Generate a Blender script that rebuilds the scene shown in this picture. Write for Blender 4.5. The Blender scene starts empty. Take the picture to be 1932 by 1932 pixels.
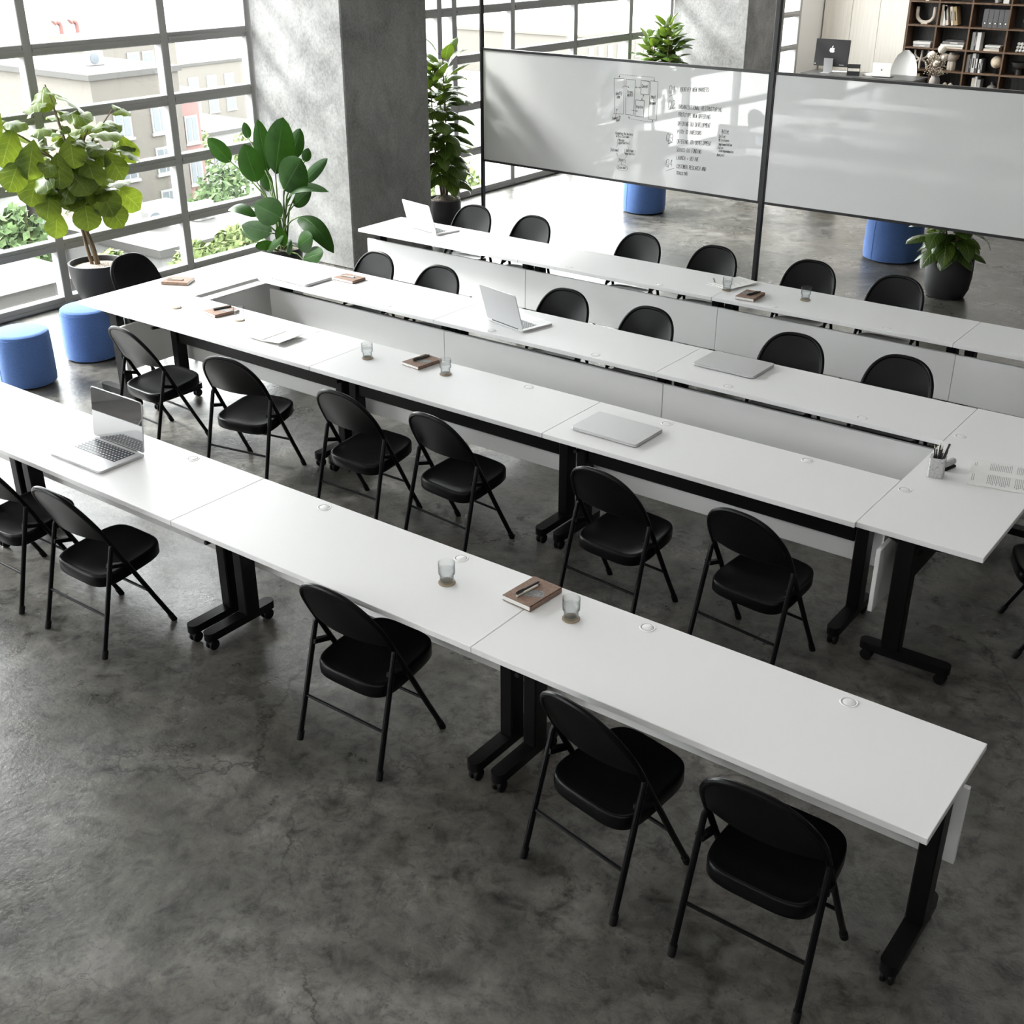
import bpy, bmesh, math, random
from mathutils import Vector, Matrix, Euler
random.seed(7)
SC = bpy.context.scene
COL = SC.collection
PI = math.pi

# ------------------------------------------------------------------ helpers
class MB:
    """Collects shapes and links them as ONE mesh object."""
    def __init__(s):
        s.v = []; s.f = []; s.uv = []
    def add(s, verts, faces, M=None, uvs=None):
        o = len(s.v)
        s.v += [tuple(M @ Vector(p)) if M is not None else tuple(p) for p in verts]
        s.f += [tuple(i + o for i in f) for f in faces]
        s.uv += uvs if uvs is not None else [(0.0, 0.0)] * len(verts)
        return s
    def box(s, x0, x1, y0, y1, z0, z1, M=None, bev=0.0, seg=1):
        if bev <= 0:
            v = [(x, y, z) for z in (z0, z1) for y in (y0, y1) for x in (x0, x1)]
            f = [(0, 2, 3, 1), (4, 5, 7, 6), (0, 1, 5, 4), (2, 6, 7, 3), (0, 4, 6, 2), (1, 3, 7, 5)]
            return s.add(v, f, M)
        bm = bmesh.new()
        bmesh.ops.create_cube(bm, size=1)
        bmesh.ops.scale(bm, vec=(x1 - x0, y1 - y0, z1 - z0), verts=bm.verts)
        bmesh.ops.translate(bm, vec=((x0 + x1) / 2, (y0 + y1) / 2, (z0 + z1) / 2), verts=bm.verts)
        bmesh.ops.bevel(bm, geom=list(bm.edges), offset=bev, segments=seg, affect='EDGES', profile=0.5)
        s.bm(bm, M); bm.free(); return s
    def bm(s, bm, M=None):
        bm.verts.index_update()
        s.add([v.co[:] for v in bm.verts], [[v.index for v in f.verts] for f in bm.faces], M)
    def tube(s, pts, r, seg=10, M=None, cap=True, closed=False):
        pts = [Vector(p) for p in pts]; n = len(pts)
        rs = r if isinstance(r, (list, tuple)) else [r] * n
        tang = []
        for i in range(n):
            a = pts[(i - 1) % n] if (closed or i > 0) else pts[i]
            b = pts[(i + 1) % n] if (closed or i < n - 1) else pts[i]
            tang.append((b - a).normalized())
        ref = Vector((0, 0, 1)) if abs(tang[0].z) < 0.9 else Vector((1, 0, 0))
        nrm = (ref - tang[0] * ref.dot(tang[0])).normalized()
        v = []; f = []
        for i in range(n):
            nrm = (nrm - tang[i] * nrm.dot(tang[i])).normalized()
            bn = tang[i].cross(nrm)
            for k in range(seg):
                a = 2 * PI * k / seg
                v.append(pts[i] + (nrm * math.cos(a) + bn * math.sin(a)) * rs[i])
        m = n if closed else n - 1
        for i in range(m):
            j = (i + 1) % n
            for k in range(seg):
                k2 = (k + 1) % seg
                f.append((i * seg + k, i * seg + k2, j * seg + k2, j * seg + k))
        if cap and not closed:
            f.append(tuple(range(seg))[::-1]); f.append(tuple((n - 1) * seg + k for k in range(seg)))
        return s.add(v, f, M)
    def lathe(s, prof, seg=32, M=None, sx=1.0, sy=1.0):
        v = []; f = []; n = len(prof)
        for r, z in prof:
            for k in range(seg):
                a = 2 * PI * k / seg
                v.append((r * math.cos(a) * sx, r * math.sin(a) * sy, z))
        for i in range(n - 1):
            for k in range(seg):
                k2 = (k + 1) % seg
                f.append((i * seg + k, i * seg + k2, (i + 1) * seg + k2, (i + 1) * seg + k))
        f.append(tuple(range(seg))[::-1]); f.append(tuple((n - 1) * seg + k for k in range(seg)))
        return s.add(v, f, M)
    def rings(s, rings, M=None, cap0=True, cap1=True):
        n = len(rings[0]); v = [p for r in rings for p in r]; f = []
        for i in range(len(rings) - 1):
            for k in range(n):
                k2 = (k + 1) % n
                f.append((i * n + k, i * n + k2, (i + 1) * n + k2, (i + 1) * n + k))
        if cap0: f.append(tuple(range(n))[::-1])
        if cap1: f.append(tuple((len(rings) - 1) * n + k for k in range(n)))
        return s.add(v, f, M)
    def prism(s, poly, z0, z1, M=None):
        n = len(poly)
        return s.rings([[(x, y, z0) for x, y in poly], [(x, y, z1) for x, y in poly]], M)
    def sphere(s, c, r, M=None, u=16, w=10, sz=1.0):
        prof = [(r * math.sin(PI * i / w) + (1e-4 if i in (0, w) else 0), -r * sz * math.cos(PI * i / w)) for i in range(w + 1)]
        T = Matrix.Translation(c)
        return s.lathe(prof, u, (M @ T) if M is not None else T)
    def mesh(s, name, smooth=True, angle=35):
        me = bpy.data.meshes.new(name)
        me.from_pydata(s.v, [], s.f)
        if any(u != (0.0, 0.0) for u in s.uv):
            l = me.uv_layers.new(name='UVMap')
            for lp in me.loops: l.data[lp.index].uv = s.uv[lp.vertex_index]
        me.validate()
        if smooth:
            me.polygons.foreach_set('use_smooth', [True] * len(me.polygons))
            me.set_sharp_from_angle(angle=math.radians(angle))
        me.update()
        return me
    def build(s, name, mat, parent=None, smooth=True, angle=35, label=None):
        me = s.mesh(name, smooth, angle)
        o = bpy.data.objects.new(name, me); COL.objects.link(o)
        if mat is not None: me.materials.append(mat)
        if parent is not None: o.parent = parent
        if label: o['label'] = label
        return o

def empty(name, loc=(0, 0, 0), rz=0.0):
    o = bpy.data.objects.new(name, None); COL.objects.link(o)
    o.location = loc; o.rotation_euler = (0, 0, rz); o.empty_display_size = 0.1
    return o
def tag(o, label, cat, group=None, kind=None):
    if label: o['label'] = label
    if cat: o['category'] = cat
    if group: o['group'] = group
    if kind: o['kind'] = kind
    return o
def struct(o):
    o['kind'] = 'structure'; return o
def clone(root, loc=None, rz=None, label=None, group=None):
    c = root.copy(); COL.objects.link(c)
    for ch in root.children:
        d = ch.copy(); COL.objects.link(d); d.parent = c
        for g in ch.children:
            e = g.copy(); COL.objects.link(e); e.parent = d
    if loc is not None: c.location = loc
    if rz is not None: c.rotation_euler = (0, 0, rz)
    if label: c['label'] = label
    if group: c['group'] = group
    return c
def first_or_clone(proto, used, loc, rz, label, group=None):
    if not used:
        used.append(1); proto.location = loc; proto.rotation_euler = (0, 0, rz)
        proto['label'] = label
        if group: proto['group'] = group
        return proto
    return clone(proto, loc, rz, label, group)

# ------------------------------------------------------------------ materials
MATS = {}
def mat(name, col, rough=0.5, metal=0.0, **kw):
    m = bpy.data.materials.new(name); m.use_nodes = True
    b = m.node_tree.nodes['Principled BSDF']
    b.inputs['Base Color'].default_value = (*col, 1); b.inputs['Roughness'].default_value = rough
    b.inputs['Metallic'].default_value = metal
    for k, v in kw.items(): b.inputs[k.replace('_', ' ')].default_value = v
    MATS[name] = m
    return m
class NT:
    def __init__(s, m): s.m = m; s.t = m.node_tree; s.b = s.t.nodes.get('Principled BSDF'); s.out = s.t.nodes['Material Output']
    def n(s, typ, **kw):
        x = s.t.nodes.new(typ)
        for k, v in kw.items():
            if k.startswith('i_'): x.inputs[k[2:].replace('_', ' ')].default_value = v
            else: setattr(x, k, v)
        return x
    def l(s, a, b): s.t.links.new(a, b)
    def noise(s, co, scale, detail=6, rough=0.6, dist=0.0, vec=None):
        x = s.n('ShaderNodeTexNoise', i_Scale=scale, i_Detail=detail, i_Roughness=rough, i_Distortion=dist)
        s.l(co, x.inputs['Vector']); return x.outputs['Fac']
    def ramp(s, fac, stops):
        x = s.n('ShaderNodeValToRGB'); e = x.color_ramp.elements
        while len(e) < len(stops): e.new(0.5)
        for el, (p, c) in zip(e, stops):
            el.position = p; el.color = (*c, 1) if len(c) == 3 else c
        s.l(fac, x.inputs['Fac']); return x.outputs['Color']
    def mix(s, fac, a, b, mode='MIX'):
        x = s.n('ShaderNodeMix', data_type='RGBA', blend_type=mode)
        for sock, val in ((x.inputs[0], fac), (x.inputs[6], a), (x.inputs[7], b)):
            if isinstance(val, (int, float)): sock.default_value = val
            elif isinstance(val, tuple): sock.default_value = (*val, 1)
            else: s.l(val, sock)
        return x.outputs[2]
    def math(s, op, a, b=0.0):
        x = s.n('ShaderNodeMath', operation=op)
        for sock, val in ((x.inputs[0], a), (x.inputs[1], b)):
            if isinstance(val, (int, float)): sock.default_value = val
            else: s.l(val, sock)
        return x.outputs[0]
    def obj(s, scale=(1, 1, 1), rot=(0, 0, 0)):
        tc = s.n('ShaderNodeTexCoord'); mp = s.n('ShaderNodeMapping')
        mp.inputs['Scale'].default_value = scale; mp.inputs['Rotation'].default_value = rot
        s.l(tc.outputs['Object'], mp.inputs['Vector']); return mp.outputs['Vector']
    def bump(s, h, strength, dist=0.01):
        x = s.n('ShaderNodeBump', i_Strength=strength, i_Distance=dist)
        s.l(h, x.inputs['Height']); s.l(x.outputs['Normal'], s.b.inputs['Normal'])
def g(v): return (v, v, v)

LAM = mat('white_laminate', (0.80, 0.80, 0.80), 0.42)
GAPM = mat('shadow_gap_grey', g(0.16), 0.8)
LAMP = mat('white_panel', (0.88, 0.88, 0.88), 0.5)
BLK = mat('black_powder_coat', (0.003, 0.003, 0.0031), 0.45, 0.0, Specular_IOR_Level=0.2)
CHB = mat('black_chair_enamel', (0.0032, 0.0033, 0.0037), 0.31, 0.0, Specular_IOR_Level=0.13)
RUB = mat('black_rubber', (0.0045, 0.0045, 0.0045), 0.6, 0.0, Specular_IOR_Level=0.2)
POLE = mat('black_frame', (0.022, 0.022, 0.023), 0.4)
SILV = mat('brushed_silver', (0.58, 0.58, 0.59), 0.38, 0.35)
SCR = mat('mirror_screen', (0.62, 0.62, 0.63), 0.03, 0.9)
DARK = mat('dark_opening', (0.01, 0.01, 0.01), 0.5)
KEYS = mat('dark_keys', (0.035, 0.04, 0.05), 0.35)
KEYT = mat('key_legend', (0.75, 0.75, 0.75), 0.5)
PAPER = mat('paper', (0.78, 0.775, 0.76), 0.8)
INK = mat('ink', (0.03, 0.03, 0.032), 0.7)
GINK = mat('grey_print', (0.22, 0.22, 0.22), 0.8)
PINK = mat('pale_print', (0.65, 0.38, 0.36), 0.8)
PENB = mat('black_pen', (0.02, 0.02, 0.02), 0.35)
PENW = mat('cream_pen', (0.6, 0.55, 0.48), 0.4)
CARD = mat('grey_card', (0.25, 0.25, 0.25), 0.9)
CORK = mat('cork', (0.33, 0.265, 0.19), 0.85)
WBM = mat('whiteboard_glass', (0.83, 0.83, 0.83), 0.6, 0.0, Coat_Weight=1.0, Coat_Roughness=0.0, Coat_IOR=1.75, Specular_IOR_Level=0.0)
GFRAME = mat('window_frame_metal', (0.36, 0.355, 0.35), 0.45)
WHITE = mat('white_ceramic', (0.75, 0.74, 0.72), 0.6)
BONE = mat('bone_ceramic', (0.55, 0.49, 0.42), 0.75)
SOIL = mat('pebble_soil', (0.3, 0.25, 0.2), 0.95)
TRUNK = mat('bark', (0.16, 0.11, 0.065), 0.9)
STEM = mat('green_stem', (0.09, 0.16, 0.03), 0.5)
POTM = mat('charcoal_pot', (0.022, 0.022, 0.024), 0.5)
POTR = mat('grey_clay_rim', (0.17, 0.14, 0.135), 0.7)
DKW = mat('dark_walnut', (0.10, 0.06, 0.035), 0.55)
BKW = mat('black_stained_wood', (0.02, 0.02, 0.02), 0.45)
DESK = mat('black_desk', (0.035, 0.035, 0.036), 0.3)
GREYB = mat('grey_binder', (0.10, 0.10, 0.105), 0.7)
ALU = mat('aluminium', (0.55, 0.55, 0.56), 0.35, 0.6)
SHELLF = mat('pale_grey_fabric', (0.62, 0.62, 0.61), 0.9)
DRIED = mat('dried_flowers', (0.56, 0.52, 0.46), 0.95)
DRIED2 = mat('dried_sprigs', (0.30, 0.25, 0.2), 0.95)
STONEP = mat('grey_stoneware', (0.16, 0.15, 0.14), 0.85)
GLOBE = mat('globe_paper', (0.62, 0.52, 0.4), 0.6)
REDP = mat('faded_red_duct', (0.12, 0.05, 0.045), 0.7)
SOFA = mat('grey_sofa_fabric', (0.12, 0.12, 0.12), 0.95)
BRN = mat('kraft_cover', (0.24, 0.155, 0.115), 0.8)
def _soil():
    t = NT(SOIL); co = t.obj()
    v = t.n('ShaderNodeTexVoronoi', i_Scale=70.0); t.l(co, v.inputs['Vector'])
    t.l(t.ramp(t.noise(co, 90, 2), [(0.35, (0.08, 0.06, 0.045)), (0.65, (0.55, 0.47, 0.4))]), t.b.inputs['Base Color'])
    t.bump(v.outputs['Distance'], 0.9, 0.01)
_soil()
def _kraft():
    t = NT(BRN); co = t.obj()
    t.l(t.ramp(t.noise(co, 60, 8, 0.7), [(0.3, (0.17, 0.105, 0.078)), (0.7, (0.30, 0.20, 0.15))]), t.b.inputs['Base Color'])
    t = NT(CARD); co = t.obj()
    t.l(t.ramp(t.noise(co, 70, 8, 0.7), [(0.35, g(0.12)), (0.65, g(0.33))]), t.b.inputs['Base Color'])
    t = NT(TRUNK); co = t.obj((30, 30, 6)); f = t.noise(co, 1.0, 6)
    t.l(t.ramp(f, [(0.3, (0.09, 0.06, 0.035)), (0.7, (0.25, 0.18, 0.11))]), t.b.inputs['Base Color']); t.bump(f, 0.5)
_kraft()
def _floor():
    m = mat('worn_concrete_floor', g(0.2), 0.4); t = NT(m); co = t.obj()
    big = t.noise(co, 0.55, 5, 0.55); mid = t.noise(co, 2.1, 8, 0.68, 0.5); fine = t.noise(co, 9, 8, 0.72, 0.4); spk = t.noise(co, 60, 3, 0.6)
    c = t.ramp(mid, [(0.30, (0.050, 0.049, 0.046)), (0.44, (0.125, 0.122, 0.115)), (0.56, (0.22, 0.215, 0.203)), (0.70, (0.44, 0.43, 0.41))])
    c = t.mix(0.40, c, t.ramp(big, [(0.35, (0.11, 0.108, 0.10)), (0.65, (0.27, 0.265, 0.25))]))
    d = t.ramp(fine, [(0.34, g(0.30)), (0.50, g(1.0)), (0.68, g(1.45))])
    c = t.mix(1.0, c, d, 'MULTIPLY')
    sk = t.noise(co, 17, 10, 0.78, 0.6); skm = t.noise(co, 1.9, 4, 0.6)
    sk = t.math('MULTIPLY', t.ramp(sk, [(0.36, g(1)), (0.47, g(0))]), t.ramp(skm, [(0.40, g(0.15)), (0.62, g(0.95))]))
    c = t.mix(sk, c, (0.045, 0.043, 0.039))
    wh = t.math('MULTIPLY', t.ramp(t.noise(co, 0.9, 9, 0.62, 1.5), [(0.57, g(0)), (0.66, g(1))]), t.ramp(t.noise(co, 14, 6, 0.7), [(0.3, g(0.2)), (0.6, g(0.65))]))
    c = t.mix(wh, c, (0.40, 0.39, 0.37))
    # brown tint blotches
    br = t.ramp(t.noise(co, 1.3, 4, 0.5), [(0.5, g(0)), (0.72, g(0.45))])
    c = t.mix(br, c, (0.155, 0.135, 0.105))
    # small pits
    sp = t.ramp(spk, [(0.28, g(0.35)), (0.34, g(1.0))]); c = t.mix(1.0, c, sp, 'MULTIPLY')
    # dark crazed patches
    vo = t.n('ShaderNodeTexVoronoi', feature='DISTANCE_TO_EDGE', i_Scale=9.0)
    wn = t.n('ShaderNodeTexNoise', i_Scale=6.0, i_Detail=6.0); t.l(co, wn.inputs['Vector'])
    wv = t.mix(0.22, co, wn.outputs['Color']); t.l(wv, vo.inputs['Vector'])
    cr = t.ramp(vo.outputs['Distance'], [(0.0, g(1)), (0.035, g(0))])
    msk = t.ramp(t.noise(co, 1.1, 5, 0.6), [(0.5, g(0)), (0.66, g(0.75))])
    c = t.mix(t.math('MULTIPLY', cr, msk), c, (0.03, 0.028, 0.025))
    # long cracks
    vo2 = t.n('ShaderNodeTexVoronoi', feature='DISTANCE_TO_EDGE', i_Scale=0.55)
    wn2 = t.n('ShaderNodeTexNoise', i_Scale=2.2, i_Detail=8.0, i_Roughness=0.65); t.l(co, wn2.inputs['Vector'])
    t.l(t.mix(0.3, co, wn2.outputs['Color']), vo2.inputs['Vector'])
    ck = t.ramp(vo2.outputs['Distance'], [(0.0, g(0.8)), (0.0035, g(0))])
    ck = t.math('MULTIPLY', ck, t.ramp(t.noise(co, 0.8, 3), [(0.42, g(0)), (0.5, g(1))]))
    c = t.mix(ck, c, (0.025, 0.022, 0.02))
    c = t.mix(1.0, c, (0.535, 0.525, 0.505), 'MULTIPLY')
    t.l(c, t.b.inputs['Base Color'])
    r = t.ramp(t.noise(co, 1.7, 7, 0.65), [(0.25, g(0.20)), (0.75, g(0.42))]); t.l(r, t.b.inputs['Roughness'])
    h = t.math('ADD', t.math('MULTIPLY', fine, 0.5), t.math('MULTIPLY', t.noise(co, 38, 4, 0.6), 0.5))
    t.bump(h, 0.35, 0.01)
    return m
FLOOR = _floor()
def _conc(name, lo, hi, sc=1.0, rough=0.75):
    m = mat(name, g(0.3), rough); t = NT(m); co = t.obj((1, 1, 0.8))
    a = t.noise(co, 1.1 * sc, 7, 0.6, 0.8); b = t.noise(co, 4.5 * sc, 8, 0.65, 1.0); f = t.noise(co, 45, 4, 0.6)
    k = t.math('ADD', t.math('MULTIPLY', a, 0.6), t.math('MULTIPLY', b, 0.4))
    c = t.ramp(k, [(0.36, lo), (0.5, tuple((x + y) / 2 for x, y in zip(lo, hi))), (0.63, hi)])
    c = t.mix(0.12, c, t.ramp(f, [(0.3, g(0.05)), (0.7, g(0.9))]))
    vo = t.n('ShaderNodeTexVoronoi', i_Scale=7.0); t.l(co, vo.inputs['Vector'])
    c = t.mix(t.ramp(vo.outputs['Distance'], [(0.0, g(0.6)), (0.05, g(0))]), c, (0.07, 0.07, 0.068))
    t.l(c, t.b.inputs['Base Color']); t.bump(t.math('ADD', b, t.math('MULTIPLY', f, 0.3)), 0.25, 0.01)
    return m
CONC = _conc('cast_concrete', (0.125, 0.124, 0.122), (0.33, 0.327, 0.32))
CEIL = mat('white_ceiling_paint', (0.82, 0.82, 0.81), 0.8)
WALLD = mat('dark_grey_wall_paint', g(0.13), 0.85)
WALLG = mat('grey_wall_paint', g(0.30), 0.85)
WALLM = mat('white_wall_paint', (0.80, 0.80, 0.79), 0.8)
def _panelwood():
    m = mat('pale_wood_panel', (0.72, 0.68, 0.61), 0.6); t = NT(m); co = t.obj((14, 14, 0.5))
    t.l(t.ramp(t.noise(co, 2.0, 6, 0.6), [(0.3, (0.66, 0.62, 0.545)), (0.7, (0.78, 0.75, 0.69))]), t.b.inputs['Base Color'])
    return m
PALEW = _panelwood()
def _woods():
    for m, lo, hi in ((DKW, (0.065, 0.036, 0.02), (0.16, 0.095, 0.055)), (BKW, (0.010, 0.010, 0.010), (0.045, 0.043, 0.042))):
        t = NT(m); co = t.obj((18, 18, 1.2))
        t.l(t.ramp(t.noise(co, 2.0, 6, 0.6), [(0.3, lo), (0.7, hi)]), t.b.inputs['Base Color'])
_woods()
def _felt():
    m = mat('blue_felt', (0.03, 0.085, 0.33), 0.95, Sheen_Weight=0.6, Sheen_Roughness=0.4); t = NT(m); co = t.obj()
    f = t.noise(co, 160, 3, 0.7)
    t.l(t.ramp(f, [(0.3, (0.050, 0.115, 0.32)), (0.7, (0.105, 0.195, 0.44))]), t.b.inputs['Base Color']); t.bump(f, 0.25, 0.003)
    t.b.inputs['Sheen Tint'].default_value = (0.5, 0.65, 1, 1)
    return m
FELT = _felt()
def _glass_pane():
    m = bpy.data.materials.new('window_glass'); m.use_nodes = True; t = NT(m); t.t.nodes.remove(t.b)
    tr = t.n('ShaderNodeBsdfTransparent'); tr.inputs['Color'].default_value = (0.97, 0.985, 0.98, 1)
    gl = t.n('ShaderNodeBsdfGlossy'); gl.inputs['Roughness'].default_value = 0.0
    lw = t.n('ShaderNodeLayerWeight', i_Blend=0.5)
    fr = t.math('ADD', t.math('MULTIPLY', t.math('POWER', lw.outputs['Facing'], 5.0), 0.9), 0.035)
    mx = t.n('ShaderNodeMixShader'); t.l(fr, mx.inputs[0]); t.l(tr.outputs[0], mx.inputs[1]); t.l(gl.outputs[0], mx.inputs[2])
    t.l(mx.outputs[0], t.out.inputs['Surface']); return m
PANE = _glass_pane()
def _thin(name, c0, c1, k):
    m = bpy.data.materials.new(name); m.use_nodes = True; t = NT(m); t.t.nodes.remove(t.b)
    lw = t.n('ShaderNodeLayerWeight', i_Blend=0.5); fc = lw.outputs['Facing']
    tr = t.n('ShaderNodeBsdfTransparent'); t.l(t.mix(t.math('POWER', fc, 2.5), c0, c1), tr.inputs['Color'])
    gl = t.n('ShaderNodeBsdfGlossy'); gl.inputs['Roughness'].default_value = 0.0
    fr = t.math('ADD', t.math('MULTIPLY', t.math('POWER', fc, 5.0), k), 0.03)
    mx = t.n('ShaderNodeMixShader'); t.l(fr, mx.inputs[0]); t.l(tr.outputs[0], mx.inputs[1]); t.l(gl.outputs[0], mx.inputs[2])
    t.l(mx.outputs[0], t.out.inputs['Surface']); return m
GLASS = _thin('drinking_glass', (0.97, 0.975, 0.975), (0.42, 0.44, 0.45), 0.7)
WATER = _thin('water', (0.95, 0.96, 0.96), (0.62, 0.65, 0.66), 0.5)
def leafmat(name, lo, hi, vein, rough, trans, tcol, nv=7.0, spec=0.5):
    m = mat(name, lo, rough); t = NT(m)
    t.b.inputs['Specular IOR Level'].default_value = spec
    uv = t.n('ShaderNodeUVMap'); sp = t.n('ShaderNodeSeparateXYZ'); t.l(uv.outputs[0], sp.inputs[0])
    u, v = sp.outputs[0], sp.outputs[1]
    av = t.math('ABSOLUTE', t.math('SUBTRACT', v, 0.5))
    mid = t.ramp(av, [(0.0, g(1)), (0.03, g(0))])
    w = t.math('SINE', t.math('MULTIPLY', t.math('SUBTRACT', u, t.math('MULTIPLY', av, 0.5)), nv * 2 * PI))
    sv = t.ramp(w, [(0.88, g(0)), (1.0, g(0.6))])
    co = t.obj(); c = t.ramp(t.noise(co, 5, 4), [(0.3, lo), (0.7, hi)])
    c = t.mix(sv, c, vein); c = t.mix(mid, c, vein)
    t.l(c, t.b.inputs['Base Color'])
    tl = t.n('ShaderNodeBsdfTranslucent'); t.l(t.mix(0.5, c, tcol), tl.inputs['Color'])
    mx = t.n('ShaderNodeMixShader'); mx.inputs[0].default_value = trans
    t.l(t.b.outputs[0], mx.inputs[1]); t.l(tl.outputs[0], mx.inputs[2]); t.l(mx.outputs[0], t.out.inputs['Surface'])
    bmp = t.math('MULTIPLY', t.math('ADD', mid, sv), -1.0); t.bump(bmp, 0.4, 0.004)
    return m
FIG = leafmat('fiddle_fig_leaf', (0.030, 0.062, 0.007), (0.10, 0.155, 0.014), (0.17, 0.22, 0.05), 0.40, 0.26, (0.34, 0.44, 0.03), 6, 0.35)
STR = leafmat('strelitzia_leaf', (0.006, 0.026, 0.003), (0.018, 0.062, 0.007), (0.035, 0.085, 0.018), 0.40, 0.16, (0.07, 0.2, 0.015), 22, 0.12)
RUBL = leafmat('rubber_plant_leaf', (0.014, 0.03, 0.008), (0.06, 0.12, 0.018), (0.22, 0.30, 0.06), 0.22, 0.28, (0.25, 0.38, 0.03), 9)
TREEL = mat('outdoor_leaves', (0.10, 0.16, 0.04), 0.9)
TREED = mat('outdoor_dark_leaves', (0.05, 0.09, 0.03), 0.9)
def _tl():
    for m, lo, hi in ((TREEL, (0.03, 0.048, 0.01), (0.13, 0.17, 0.055)), (TREED, (0.012, 0.028, 0.007), (0.06, 0.10, 0.03))):
        t = NT(m); co = t.obj()
        t.l(t.ramp(t.noise(co, 2.5, 6, 0.8), [(0.35, lo), (0.65, hi)]), t.b.inputs['Base Color'])
_tl()
def brick(name, c1, c2, mortar, sc=3.0):
    m = mat(name, c1, 0.9); t = NT(m)
    tc = t.n('ShaderNodeTexCoord'); mp = t.n('ShaderNodeMapping'); mp.inputs['Rotation'].default_value = (PI / 2, 0, PI / 2)
    t.l(tc.outputs['Object'], mp.inputs['Vector'])
    b = t.n('ShaderNodeTexBrick', i_Scale=sc); b.inputs['Color1'].default_value = (*c1, 1); b.inputs['Color2'].default_value = (*c2, 1); b.inputs['Mortar'].default_value = (*mortar, 1)
    b.inputs['Mortar Size'].default_value = 0.012
    t.l(mp.outputs[0], b.inputs['Vector']); t.l(b.outputs['Color'], t.b.inputs['Base Color']); return m
TANB = brick('tan_brick', (0.072, 0.065, 0.055), (0.086, 0.078, 0.068), (0.058, 0.053, 0.046))
BEIGE = mat('beige_render', (0.075, 0.069, 0.06), 0.9)
WREN = mat('white_render', (0.125, 0.125, 0.122), 0.9)
PNKR = mat('pink_render', (0.11, 0.06, 0.055), 0.9)
GREYR = mat('grey_roofing', (0.034, 0.033, 0.031), 0.9)
OGL = mat('outdoor_window_glass', (0.07, 0.08, 0.09), 0.15)
CITY = mat('pale_city_ground', (0.30, 0.30, 0.285), 0.95)

# ------------------------------------------------------------------ camera
cam = bpy.data.cameras.new('camera'); cam.sensor_width = 36.0; cam.lens = 2248.468 * 36.0 / 1932.0
cam.clip_start = 0.05; cam.clip_end = 2000
camo = bpy.data.objects.new('camera', cam); COL.objects.link(camo); SC.camera = camo
pitch, yaw, roll = 0.464513, -0.640524, 0.00098
fwd = Vector((math.sin(yaw) * math.cos(pitch), math.cos(yaw) * math.cos(pitch), -math.sin(pitch)))
rgt = Vector((math.cos(yaw), -math.sin(yaw), 0)); upv = rgt.cross(fwd)
R_ = rgt * math.cos(roll) + upv * math.sin(roll); U_ = upv * math.cos(roll) - rgt * math.sin(roll)
camo.matrix_world = Matrix(((R_.x, U_.x, -fwd.x, 0.66255), (R_.y, U_.y, -fwd.y, -3.03607), (R_.z, U_.z, -fwd.z, 3.28378), (0, 0, 0, 1)))

# ------------------------------------------------------------------ the room
XW, YF, YB_, XR, ZC = -9.2, -9.0, 20.4, 5.0, 4.25
struct(MB().box(XW - 0.3, XR + 0.2, YF - 0.2, YB_ + 0.2, -0.2, 0).build('floor', FLOOR))
struct(MB().box(XW - 0.3, XR + 0.2, YF - 0.2, YB_ + 0.2, ZC, ZC + 0.2).build('ceiling', CEIL))
struct(MB().box(XR, XR + 0.2, YF, YB_, 0, ZC).build('wall_right', WALLD))
struct(MB().box(XW - 0.3, XR, YF - 0.2, YF, 0, ZC).build('wall_front', WALLG))
struct(MB().box(XW - 0.3, XR, YB_, YB_ + 0.2, 0, ZC).build('wall_back', WALLM))
wl = MB().box(XW - 0.3, XW, 18.95, YB_, 0, ZC)
struct(wl.build('wall_left', WHITE))
COLS = [(-2.83, -1.58), (5.72, 6.97), (14.25, 15.5)]
for i, (a, b) in enumerate(COLS):
    struct(MB().box(-9.15, -7.89, a, b, 0, ZC, bev=0.012).build('pillar_%d' % (i + 1), CONC))
# windows : one bay between every two pillars
RAILZ = [0.03, 0.56, 1.12, 1.685, 2.24, 2.80, 3.36, 3.92]
def window(i, y0, y1, mull):
    root = struct(empty('window_%d' % i, (XW, (y0 + y1) / 2, 0)))
    yc = (y0 + y1) / 2
    ys = [y0] + mull + [y1]
    fr = MB()
    for y in ys:
        fr.box(-0.075, 0.03, y - 0.045 - yc, y + 0.045 - yc, 0, ZC, bev=0.006, seg=1)
    for z in RAILZ:
        h = 0.05 if z > 0.1 else 0.06
        for a, b in zip(ys[:-1], ys[1:]):
            fr.box(-0.075, 0.028, a + 0.045 - yc, b - 0.045 - yc, max(z - h, 0.0), z + h, bev=0.006, seg=1)
            fr.box(-0.10, 0.04, a + 0.045 - yc, b - 0.045 - yc, z - 0.012, z + 0.012)
    fr.box(-0.06, 0.02, y0 - yc, y1 - yc, 3.97, ZC)
    f = fr.build('window_frame', GFRAME, root, smooth=False)
    gl = MB()
    for a, b in zip(ys[:-1], ys[1:]):
        for z0, z1 in zip(RAILZ[:-1], RAILZ[1:]):
            gl.box(-0.045, -0.041, a + 0.03 - yc, b - 0.03 - yc, z0 + 0.02, z1 - 0.02)
    gl.build('window_glass', PANE, root, smooth=False)
window(1, -9.0, -2.83, [-7.6, -6.15, -4.7, -3.2])
window(2, -1.58, 5.72, [-1.13, 0.32, 1.77, 3.21, 4.66])
window(3, 6.97, 14.25, [7.30, 8.71, 8.99, 10.17, 11.62, 13.06])
window(4, 15.5, 18.95, [16.0, 17.45])
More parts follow.
